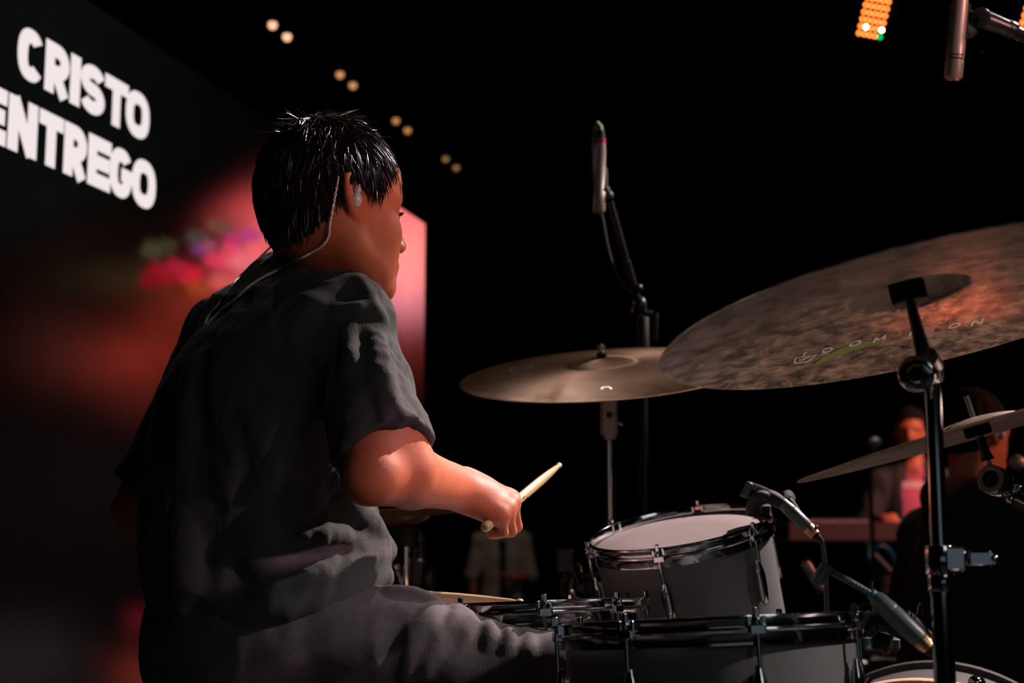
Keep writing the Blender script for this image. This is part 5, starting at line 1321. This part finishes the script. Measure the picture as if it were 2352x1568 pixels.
stick('drumstick', "drumstick lying low over the snare rim beyond the drummer's thigh", P(1203, 1384, 2.12), P(1203, 1384, 2.12) + (P(690, 1352, 2.30) - P(1203, 1384, 2.12)).normalized() * 0.406, 0.0088, False)

# in-ear monitor with its braided cable
def braid(m, pts, r, pitch=0.007):
    L = sum((pts[i + 1] - pts[i]).length for i in range(len(pts) - 1)); n = max(20, int(L / pitch * 8)); c = spline(pts, n)
    for ph in (0, pi):
        q = []
        for i, p in enumerate(c):
            t = (c[min(i + 1, n - 1)] - c[max(i - 1, 0)]).normalized(); x = t.cross(Vector((0.3, 0.2, 1))).normalized(); y = t.cross(x); a = L * i / (n - 1) / pitch * 2 * pi + ph
            q.append(p + (x * math.cos(a) + y * math.sin(a)) * r * 0.75)
        m.tube(q, r, 6)
    return m
iem = Thing('in_ear_monitor', "pale earpiece in the drummer's right ear with braided cable down his back", 'earphone', Matrix.Translation(QR(0.006, -0.004, 0.008)))
iem.part('earpiece', MB().ball((0, 0, 0), 0.010, 20, basis(QR(0.007, -0.003, 0.005), HL * -1 + HF * 0.1, HU), (1.15, 0.85, 0.75)).ball((0, 0, 0), 0.0065, 16, basis(QR(0.004, 0.010, 0.007), HL * -1, HU), (1.1, 0.9, 0.8)), M['iem'])
BT = Solid(); BT.p = list(T.p); BT.disp = T.disp
def onsh(px, py, lift=0.003):
    q = BT.hit(px, py); 
    return q + (CAM - q).normalized() * lift if q is not None else P(px, py, 2.0)
hk_ = [QR(0.000, 0.008, 0.010), QR(-0.003, 0.022, 0.008), QR(0.002, 0.034, 0.006), QR(0.014, 0.0385, 0.001), QR(0.026, 0.033, -0.006), QR(0.033, 0.016, -0.010)]
body_s = Solid(); body_s.p = B.p + HS.p[:1]
def onbody(px, py, lift=0.004):
    q = body_s.hit(px, py); return q + (CAM - q).normalized() * lift
path = hk_ + [onbody(758, 515), onbody(755, 540), onbody(742, 562), onbody(715, 580), onbody(690, 593, 0.008), onsh(660, 606, 0.006), onsh(628, 624), onsh(590, 645), onsh(560, 668), onsh(538, 690), onsh(508, 712), onsh(474, 745)]
iem.part('braided_cable', braid(MB(), path, 0.0012), M['white_cable'])
path = [P(628, 562, 2.13), P(618, 571, 2.135), P(588, 600, 2.14), P(552, 634, 2.14), onsh(528, 662, 0.004), onsh(500, 700), onsh(482, 722), onsh(470, 745)]
iem.part('braided_cable', braid(MB(), path, 0.0012), M['white_cable'])
path = [onsh(472, 743), onsh(440, 795), onsh(408, 862), onsh(396, 950), onsh(388, 1080), onsh(382, 1200), onsh(377, 1320), onsh(374, 1420), onsh(374, 1500, 0.006), P(374, 1540, 2.05), P(374, 1600, 2.05)]
iem.part('lower_cable', MB().tube(spline(path, 60), 0.0015, 6), M['dim_cable'])
iem.part('cable_splitter', MB().cyl(onsh(405, 866, 0.004), onsh(401, 882, 0.004), 0.0028, seg=10), M['black_rubber'])

# throne
th = Thing('drum_throne', 'round black drum throne under the drummer', 'stool', Matrix.Translation(Vector((P(548, 1475, 2.12).x, P(548, 1475, 2.12).y, 0))))
tx, ty = P(548, 1475, 2.12).xy
th.part('seat', MB().lathe([(0.0, 0.545), (0.13, 0.545), (0.165, 0.538), (0.172, 0.52), (0.17, 0.48), (0.16, 0.468), (0.0, 0.465)], 40, Matrix.Translation((tx, ty, 0))), M['black_rubber'])
th.part('post', MB().cyl((tx, ty, 0.10), (tx, ty, 0.47), 0.014), M['chrome'])
for k in range(3):
    a = 2 * pi * k / 3; th.part('leg', MB().tube([Vector((tx, ty, 0.34)), Vector((tx + 0.27 * math.cos(a), ty + 0.27 * math.sin(a), 0.012))], 0.010, 8), M['chrome'])

# ------------------------------------------------------------------ people and gear farther back
def figure(t, o, psi, j, cloth, h=0.009, hair_m=None, opts={}):
    """o: point under the figure; psi: facing (radians from +x); j: joints in the figure's own axes (forward, left, up)."""
    F = Vector((math.cos(psi), math.sin(psi), 0)); L = Vector((-math.sin(psi), math.cos(psi), 0)); U = Vector((0, 0, 1))
    W = lambda p: Vector(o) + F * p[0] + L * p[1] + U * p[2]
    g = {k: W(v) for k, v in j.items() if k != 'look'}
    hy = j.get('look', 0.0); cF = (F * math.cos(hy) + L * math.sin(hy)).normalized(); cL = U.cross(cF)
    hc = g['head']; Hh = lambda f, l, u: hc + cF * f + cL * l + U * u; AX = (cF, cL, U)
    B = Solid()
    B.ell(Hh(-0.005, 0, 0.01), (0.096, 0.076, 0.10), AX); B.ell(Hh(0.03, 0, -0.05), (0.062, 0.060, 0.085), AX, 0.03)
    B.ell(Hh(0.075, 0, -0.112), (0.024, 0.028, 0.02), AX, 0.03); B.chain([Hh(0.088, 0, 0.0), Hh(0.112, 0, -0.048)], [0.009, 0.012], 0.012)
    for s in (-1, 1):
        B.cone(Hh(0.085, s * 0.014, 0.006), Hh(0.072, s * 0.048, 0.004), 0.011, 0.009, 0.016); B.ell(Hh(0.094, s * 0.032, -0.016), (0.013, 0.018, 0.011), AX, 0.012, True)
        B.ell(Hh(-0.012, s * 0.080, -0.012), (0.018, 0.008, 0.032), AX, 0.008); B.cone(Hh(0.092, s * 0.02, -0.085), Hh(0.097, 0, -0.083), 0.008, 0.010, 0.008)
    B.cone(Hh(-0.02, 0, -0.07), g['neck'], 0.056, 0.062, 0.03)
    def trunk(S, e):
        S.cone(g['neck'], g['shL'], 0.05 + e, 0.05 + e, 0.05).cone(g['neck'], g['shR'], 0.05 + e, 0.05 + e, 0.05)
        S.ell(g['chest'], (0.115 + e, 0.165 + e, 0.22), (F, L, U), 0.06).ell(g['hip'].lerp(g['chest'], 0.35), (0.11 + e, 0.15 + e, 0.20), (F, L, U), 0.06)
    trunk(B, -0.012); B.ell(g['hip'], (0.11, 0.15, 0.10), (F, L, U), 0.05)
    for s in 'LR':
        B.cone(g['sh' + s], g['el' + s], 0.045, 0.038, 0.03).cone(g['el' + s], g['wr' + s], 0.038, 0.026, 0.02)
        k, r, n = ortho(g['wr' + s] - g['el' + s], L * (1 if s == 'R' else -1) + U * 0.2)
        add_hand(B, g['wr' + s], k, r, n, 1.0)
        B.cone(g['hp' + s], g['kn' + s], 0.075, 0.052, 0.03).cone(g['kn' + s], g['an' + s], 0.05, 0.036, 0.02).cone(g['an' + s], g['an' + s] + F * 0.14 - U * 0.05, 0.036, 0.026, 0.02)
    pts = list(g.values()); lo = Vector([min(p[i] for p in pts) - 0.24 for i in range(3)]); hi = Vector([max(p[i] for p in pts) + 0.24 for i in range(3)])
    lo.z = min(p.z for p in pts) - 0.10
    t.part('body', B.mesh('body', M['skin'], h, lo, hi), M['skin'])
    Hs = Solid(); Hs.ell(Hh(-0.012, 0, 0.018), (0.105, 0.087, 0.108), AX)
    Hs.box(Hh(0.16, 0, -0.10), (0.12, 0.2, 0.145), AX, 0.01, 0.012, True); Hs.box(Hh(0.05, 0, -0.16), (0.09, 0.2, 0.15), AX, 0.01, 0.012, True); Hs.box(Hh(0, 0, -0.20), (0.3, 0.2, 0.12), AX, 0.01, 0.012, True)
    Hs.disp = lambda p: 0.004 * vnoise(p, 70, 3)
    t.part('hair', Hs.mesh('hair', M['hair_dull'], 0.006, hc - Vector((0.2, 0.2, 0.2)), hc + Vector((0.2, 0.2, 0.2))), M['hair_dull'])
    C = Solid(); trunk(C, 0.014); C.ell(g['hip'] + U * 0.02, (0.13, 0.165, 0.10), (F, L, U), 0.05)
    ext = opts.get('sleeve', 0.92)
    for s in 'LR':
        C.cone(g['sh' + s], g['el' + s], 0.062, 0.056, 0.03)
        if ext > 0: C.cone(g['el' + s], g['el' + s].lerp(g['wr' + s], ext), 0.056, 0.042, 0.02)
    if opts.get('hood'): C.chain([g['neck'] + L * 0.10 - F * 0.02 + U * 0.03, g['neck'] - F * 0.11 + U * 0.02, g['neck'] - L * 0.10 - F * 0.02 + U * 0.03], [0.04, 0.05, 0.04], 0.03)
    C.disp = lambda p: 0.006 * (1 - 2 * np.abs(vnoise(p * np.array([1, 1, 0.5]), 14, 6)))
    C.cone(g['neck'] + U * 0.03, Hh(0, 0, -0.05), 0.064, 0.09, 0.01, True)
    if opts.get('open'):                       # an open front
        a, b = opts['open']; C.box(g['chest'] + F * 0.16 + L * a - U * 0.06, (0.085, b, 0.34), (F, L, U), 0.01, 0.012, True)
    ct = t.part(opts.get('cloth', 'jacket'), C.mesh('cloth', M[cloth], h, lo, hi), M[cloth])
    if opts.get('under'):
        S = Solid(); trunk(S, 0.002); S.ell(g['hip'] + U * 0.02, (0.115, 0.15, 0.10), (F, L, U), 0.05); S.cone(g['neck'] + U * 0.03, Hh(0, 0, -0.05), 0.064, 0.09, 0.01, True)
        us_ = t.part('undershirt', S.mesh('undershirt', M[opts['under']], h, lo, hi), M[opts['under']])
        if opts.get('print'):
            m = MB(); n = 11
            for i in range(n):
                for zz in (0.135, 0.175):
                    l = -0.07 + 0.14 * i / (n - 1); c = g['chest'] + L * (l + opts['open'][0]) + U * zz; o0 = c + F * 0.3; d = 0
                    for _ in range(60):
                        dd = float(S.ev(A(o0 - F * d)[None])[0]); d += dd * 0.8
                        if dd < 1e-3: break
                    m.v.append(o0 - F * (d - 0.003))
            m.f = [(2 * i, 2 * i + 1, 2 * i + 3, 2 * i + 2) for i in range(n - 1)]
            t.part('chest_print', m, M['pale_print2'], parent=us_)
    Tr = Solid()
    Tr.ell(g['hip'], (0.12, 0.16, 0.10), (F, L, U), 0.05)
    for s in 'LR': Tr.cone(g['hp' + s], g['kn' + s], 0.092, 0.068, 0.03).cone(g['kn' + s], g['an' + s] - U * 0.01, 0.066, 0.052, 0.02)
    t.part('trousers', Tr.mesh('trousers', M['darkpants'], 0.010, lo, hi), M['darkpants'])
    for s in 'LR':
        a = g['an' + s]; z0 = a.z - 0.085
        S = Solid(); S.chain([a - F * 0.03 - U * 0.04, a + F * 0.16 - U * 0.05], [0.042, 0.034], 0.02).half((a.x, a.y, z0 + 0.004), (0, 0, -1), 0.004)
        t.part('shoe', S.mesh('shoe', M['black_rubber'], 0.009, a - Vector((0.25, 0.25, 0.12)), a + Vector((0.25, 0.25, 0.08))), M['black_rubber'])
    return g, F, L, U

def sit(zh, lean=0.05, el=None, wr=None, knee=0.42, spread=0.12, headf=0.08, torso=0.50):
    zs = zh + torso
    return {'head': (lean + headf, 0, zs + 0.24), 'neck': (lean, 0, zs + 0.04), 'chest': (lean * 0.6, 0, zs - 0.20), 'hip': (0, 0, zh), 'shL': (lean, 0.165, zs - 0.03), 'shR': (lean, -0.165, zs - 0.03),
            'elL': el[0], 'elR': el[1], 'wrL': wr[0], 'wrR': wr[1], 'hpL': (0.0, 0.09, zh), 'hpR': (0.0, -0.09, zh), 'knL': (knee, spread + 0.06, zh + 0.0), 'knR': (knee, -spread - 0.06, zh + 0.0),
            'anL': (knee - 0.05, spread + 0.06, 0.085), 'anR': (knee - 0.05, -spread - 0.06, 0.085)}

def stool(label, x, y, z):
    t = Thing('stool', label, 'stool', Vector((x, y, 0)))
    t.part('seat', MB().lathe([(0.0, z), (0.15, z), (0.17, z - 0.015), (0.17, z - 0.045), (0.15, z - 0.055), (0.0, z - 0.055)], 28, Matrix.Translation((x, y, 0))), M['black_rubber'])
    for k in range(4):
        a = pi / 4 + k * pi / 2; t.part('leg', MB().cyl((x + 0.11 * math.cos(a), y + 0.11 * math.sin(a), z - 0.05), (x + 0.18 * math.cos(a), y + 0.18 * math.sin(a), 0.0), 0.011, seg=10), M['black_metal'])

# the keyboard player: faces the audience side, looks down a little
kp = P(2083, 988, 7.4); o = Vector((kp.x + 0.02, kp.y + 0.03, 0)); zh = kp.z - 0.74
psi = math.radians(-98)
t = Thing('person', 'bearded keyboard player in a black jacket over a pink T-shirt', 'person', o)
j = sit(zh, 0.05, el=[(0.10, 0.27, zh + 0.20), (0.10, -0.27, zh + 0.20)], wr=[(0.36, 0.16, zh + 0.27), (0.36, -0.19, zh + 0.27)], headf=0.0, knee=0.26)
j['look'] = -0.18
figure(t, o, psi, j, 'jacket', 0.0085, opts={'open': (-0.005, 0.062), 'under': 'pink_shirt', 'print': True})
F = Vector((math.cos(psi - 0.18), math.sin(psi - 0.18), 0)); Lq = Vector((-F.y, F.x, 0)); hcw = o + Vector((math.cos(psi), math.sin(psi), 0)) * 0.05 + Vector((0, 0, zh + 0.74))
bs_ = Solid()
for s in (-1, 1): bs_.chain([hcw + F * -0.005 + Lq * s * 0.062 - Vector((0, 0, 0.05)), hcw + F * 0.03 + Lq * s * 0.05 - Vector((0, 0, 0.10)), hcw + F * 0.082 + Lq * s * 0.012 - Vector((0, 0, 0.122))], [0.010, 0.016, 0.020], 0.01).cone(hcw + F * 0.10 + Lq * s * 0.022 - Vector((0, 0, 0.076)), hcw + F * 0.108 - Vector((0, 0, 0.070)), 0.006, 0.006, 0.005)
t.part('beard', bs_.mesh('beard', M['hair_dull'], 0.005, hcw - Vector((0.2, 0.2, 0.2)), hcw + Vector((0.2, 0.2, 0.1))), M['hair_dull'])
stool("dark stool under the keyboard player", o.x, o.y, zh - 0.085)
kz = P(2000, 1188, 7.05).z
kb0 = P(1800, 1215, 7.1); kb = Thing('keyboard', 'long dark stage keyboard under the hands of the player in pink', 'keyboard', Vector((kb0.x + 0.65, kb0.y, 0)))
cx, cy = kb0.x + 0.72, kb0.y - 0.02
kb.part('case', MB().box((cx, cy, kz - 0.075), (0.74, 0.16, 0.05), None, 0.008), M['black_metal'])
wk, bk = MB(), MB()
for i in range(52):
    x = cx - 0.66 + 1.32 * (i + 0.5) / 52; wk.box((x, cy + 0.07, kz - 0.018), (0.0122, 0.075, 0.008))
    if i % 7 not in (2, 6) and i < 51: bk.box((x + 0.0127, cy + 0.04, kz - 0.008), (0.006, 0.045, 0.008))
setp(kb.part('white_keys', wk, M['head_white'], smooth=False), kind='stuff'); setp(kb.part('black_keys', bk, M['ink'], smooth=False), kind='stuff')
kb.part('rear_panel', MB().box((cx, cy - 0.165, kz - 0.07), (0.73, 0.008, 0.045), None, 0.003), mat('dark_red_panel', (0.05, 0.02, 0.022), 0.5))
ks = Thing('keyboard_stand', 'black crossed stand under the stage keyboard', 'stand', Vector((cx, cy, 0)))
for s in (-1, 1):
    ks.part('leg', MB().cyl((cx - 0.35 * s, cy - 0.13, kz - 0.14), (cx + 0.35 * s, cy - 0.13, 0.02), 0.016, seg=12), M['black_metal'])
    ks.part('top_bar', MB().cyl((cx + 0.35 * s, cy - 0.16, kz - 0.136), (cx + 0.35 * s, cy + 0.16, kz - 0.136), 0.014, seg=12), M['black_metal'])
bc_ = Thing('cable', 'bright blue cable looped under the keyboard', 'cable', P(2062, 1330, 6.5))
bc_.part('cord', MB().tube(spline([P(2000, 1246, 6.9), P(1998, 1290, 6.6), P(2012, 1258, 6.5), P(2032, 1255, 6.5), P(2050, 1275, 6.5), P(2062, 1310, 6.5), P(2064, 1360, 6.5), P(2050, 1600, 6.5), Vector((P(2050, 1600, 6.5).x, P(2050, 1600, 6.5).y, 0.012))], 40), [0.010] * 40, 8), M['blue'])
# vocal microphone in front of the keyboard player
v0 = P(1999, 1100, 6.3); vs = Thing('microphone_stand', 'thin black microphone stand in front of the keyboard player', 'stand', Vector((v0.x, v0.y, 0)))
vs.part('post', MB().cyl((v0.x, v0.y, 0.02), (v0.x, v0.y, P(2000, 1060, 6.3).z), 0.011, seg=12), M['black_metal'])
vs.part('base', MB().lathe([(0.0, 0.03), (0.02, 0.028), (0.12, 0.02), (0.13, 0.0), (0.0, 0.0)], 28, Matrix.Translation((v0.x, v0.y, 0))), M['black_metal'])
vm = Thing('microphone', 'dark grey vocal microphone on the thin stand left of the keyboard player', 'microphone', P(2001, 1064, 6.3))
vm.part('handle', MB().tube([P(1999, 1068, 6.3), P(2008, 1030, 6.3)], [0.014, 0.020], 18), M['mic_black']); vm.part('grille', MB().ball(P(2010, 1018, 6.3), 0.028, 18), M['mic_grey'])

# the musician in black, seated with his back to us
kp = P(2240, 1010, 3.9); psi = math.radians(33); zh = kp.z - 0.66
F = Vector((math.cos(psi), math.sin(psi), 0)); o = Vector((kp.x, kp.y, 0)) - F * 0.12
t = Thing('person', 'musician in a black hooded top seated with his back turned, at the right', 'person', o)
j = sit(zh, 0.09, el=[(0.14, 0.29, zh + 0.16), (0.10, -0.30, zh + 0.12)], wr=[(0.34, 0.22, zh + 0.14), (0.34, -0.12, zh + 0.10)], headf=0.03, torso=0.44)
figure(t, o, psi, j, 'hoodie', 0.0075, opts={'hood': True, 'cloth': 'hooded_top'})
hh = Vector((o.x, o.y, 0)) + F * 0.12 + Vector((0, 0, zh + 0.68)); hr_ = Vector((F.y, -F.x, 0))
iq = Thing('earpiece', 'small pale earpiece in the ear of the musician in black', 'earphone', hh + hr_ * 0.088)
iq.part('shell', MB().ball(hh + hr_ * 0.089 + F * 0.0 - Vector((0, 0, 0.012)), 0.010, 14, None, (1, 1, 1.3)), M['iem'])
stool('dark stool under the musician in black', o.x, o.y, zh - 0.085)
g0 = P(2336, 1062, 3.62); gm = Thing('microphone', 'round microphone head in front of the face of the musician in black', 'microphone', g0)
gm.part('grille', MB().ball(g0, 0.0205, 20), M['mic_silver']); gm.part('handle', MB().tube([g0 + Vector((0.008, 0, -0.012)), g0 + Vector((0.06, 0.02, -0.05)), g0 + Vector((0.13, 0.0, -0.085))], [0.016, 0.013, 0.011], 16), M['mic_black'])
e1 = g0 + Vector((0.30, -0.16, -0.10))
gs = Thing('microphone_stand', 'black microphone stand outside the right edge, by the musician in black', 'stand', Vector((e1.x, e1.y, 0)))
gs.part('boom', MB().cyl(g0 + Vector((0.12, 0.0, -0.085)), e1, 0.007, seg=12), M['black_metal'])
gs.part('post', MB().cyl((e1.x, e1.y, 0.02), (e1.x, e1.y, e1.z), 0.010, seg=12), M['black_metal']); gs.part('base', MB().lathe([(0.0, 0.03), (0.02, 0.028), (0.12, 0.02), (0.13, 0.0), (0.0, 0.0)], 28, Matrix.Translation((e1.x, e1.y, 0))), M['black_metal'])

# dim man standing on the hall floor far behind the fist
kp = P(1152, 1166, 11.5); psi = math.radians(-84); o = Vector((kp.x, kp.y + 0.02, -0.5)); z = kp.z + 0.5
t = Thing('person', "dim figure in a cream shirt standing far behind the drummer's fist", 'person', o)
j = {'head': (0.03, 0, z), 'neck': (0, 0, z - 0.20), 'chest': (0, 0, z - 0.44), 'hip': (0, 0, z - 0.76), 'shL': (0, 0.175, z - 0.26), 'shR': (0, -0.175, z - 0.26), 'elL': (0.02, 0.23, z - 0.54), 'elR': (0.02, -0.24, z - 0.54),
     'wrL': (0.20, 0.06, z - 0.56), 'wrR': (0.06, -0.22, z - 0.78), 'hpL': (0, 0.09, z - 0.80), 'hpR': (0, -0.09, z - 0.80), 'knL': (0.02, 0.10, 0.46), 'knR': (0.02, -0.10, 0.46), 'anL': (0, 0.10, 0.085), 'anR': (0, -0.10, 0.085)}
figure(t, o, psi, j, 'cream', 0.011, opts={'sleeve': 0.05, 'open': (0.0, 0.028), 'under': 'darkpants', 'cloth': 'open_shirt'})

# slim pale microphone on a stand between the two toms, out of focus
pm, PMM = pencil_mic('instrument_microphone', 'blurred pale slim microphone standing between the two toms, farther back', P(1849, 1292, 3.3), P(1890, 1358, 3.3), 0.0125, False)
pb_ = P(1897, 1380, 3.3); ps = Thing('microphone_stand', 'low dark stand under the blurred pale slim microphone', 'stand', Vector((pb_.x, pb_.y, 0)))
ps.part('post', MB().cyl((pb_.x, pb_.y, 0.02), (pb_.x, pb_.y, P(1893, 1362, 3.3).z), 0.0075, seg=12).box(tuple(P(1889, 1354, 3.3)), (0.012, 0.010, 0.010), None, 0.003), M['black_metal'])
ps.part('base', MB().lathe([(0.0, 0.03), (0.02, 0.028), (0.12, 0.02), (0.13, 0.0), (0.0, 0.0)], 28, Matrix.Translation((pb_.x, pb_.y, 0))), M['black_metal'])

# dark flight case with a blue bottle and a pale towel, between the drums and the keyboard
fc = P(2035, 1516, 4.3); ct = fc.z
cs = Thing('equipment_case', 'dark equipment case standing behind the drums', 'case', Vector((fc.x, fc.y + 0.12, 0)))
cs.part('box', MB().box((fc.x + 0.02, fc.y + 0.15, ct / 2), (0.22, 0.17, ct / 2), None, 0.008), M['black_metal'])
for s in (-1, 1):
    for q in (-1, 1): cs.part('corner', MB().ball((fc.x + 0.02 + s * 0.212, fc.y + 0.15 + q * 0.162, ct - 0.012), 0.017, 12), M['steel'])
cs.part('handle', MB().tube([Vector((fc.x - 0.05, fc.y - 0.02, ct - 0.12)), Vector((fc.x - 0.05, fc.y - 0.045, ct - 0.12)), Vector((fc.x + 0.09, fc.y - 0.045, ct - 0.12)), Vector((fc.x + 0.09, fc.y - 0.02, ct - 0.12))], 0.007, 8), M['steel'])
bx = P(1997, 1516, 4.3)
bo = Thing('water_bottle', 'small blue bottle standing on the equipment case', 'bottle', Vector((bx.x, bx.y + 0.06, ct)))
bo.part('flask', MB().lathe([(0.0, 0.001), (0.020, 0.001), (0.023, 0.004), (0.028, 0.062), (0.026, 0.068), (0.012, 0.074), (0.011, 0.078), (0.0, 0.078)], 28, Matrix.Translation((bx.x, bx.y + 0.06, ct))), M['blue'])
bo.part('cap', MB().cyl((bx.x, bx.y + 0.06, ct + 0.078), (bx.x, bx.y + 0.06, ct + 0.09), 0.013, seg=20, bev=0.001), M['mic_silver'])
tw_ = Solid(); q0 = P(2032, 1508, 4.26)
tw_.chain([q0 + Vector((-0.03, 0.05, 0.012)), q0 + Vector((0.02, 0.06, 0.022)), q0 + Vector((0.06, 0.05, 0.012)), q0 + Vector((0.05, 0.04, 0.008))], [0.014, 0.022, 0.018, 0.012], 0.02).chain([q0 + Vector((0.0, 0.04, 0.014)), q0 + Vector((0.03, 0.09, 0.016))], [0.016, 0.014], 0.02)
tw_.disp = lambda p: 0.004 * vnoise(p, 60, 2)
two = bpy.data.objects.new('towel', tw_.mesh('towel', mat('pale_towel', (0.28, 0.22, 0.20), 1.0, spec=0.1), 0.005, q0 - Vector((0.12, 0.1, 0.1)), q0 + Vector((0.16, 0.2, 0.12))))
COL.objects.link(two); setp(two, 'crumpled pale towel lying on the equipment case', 'towel')
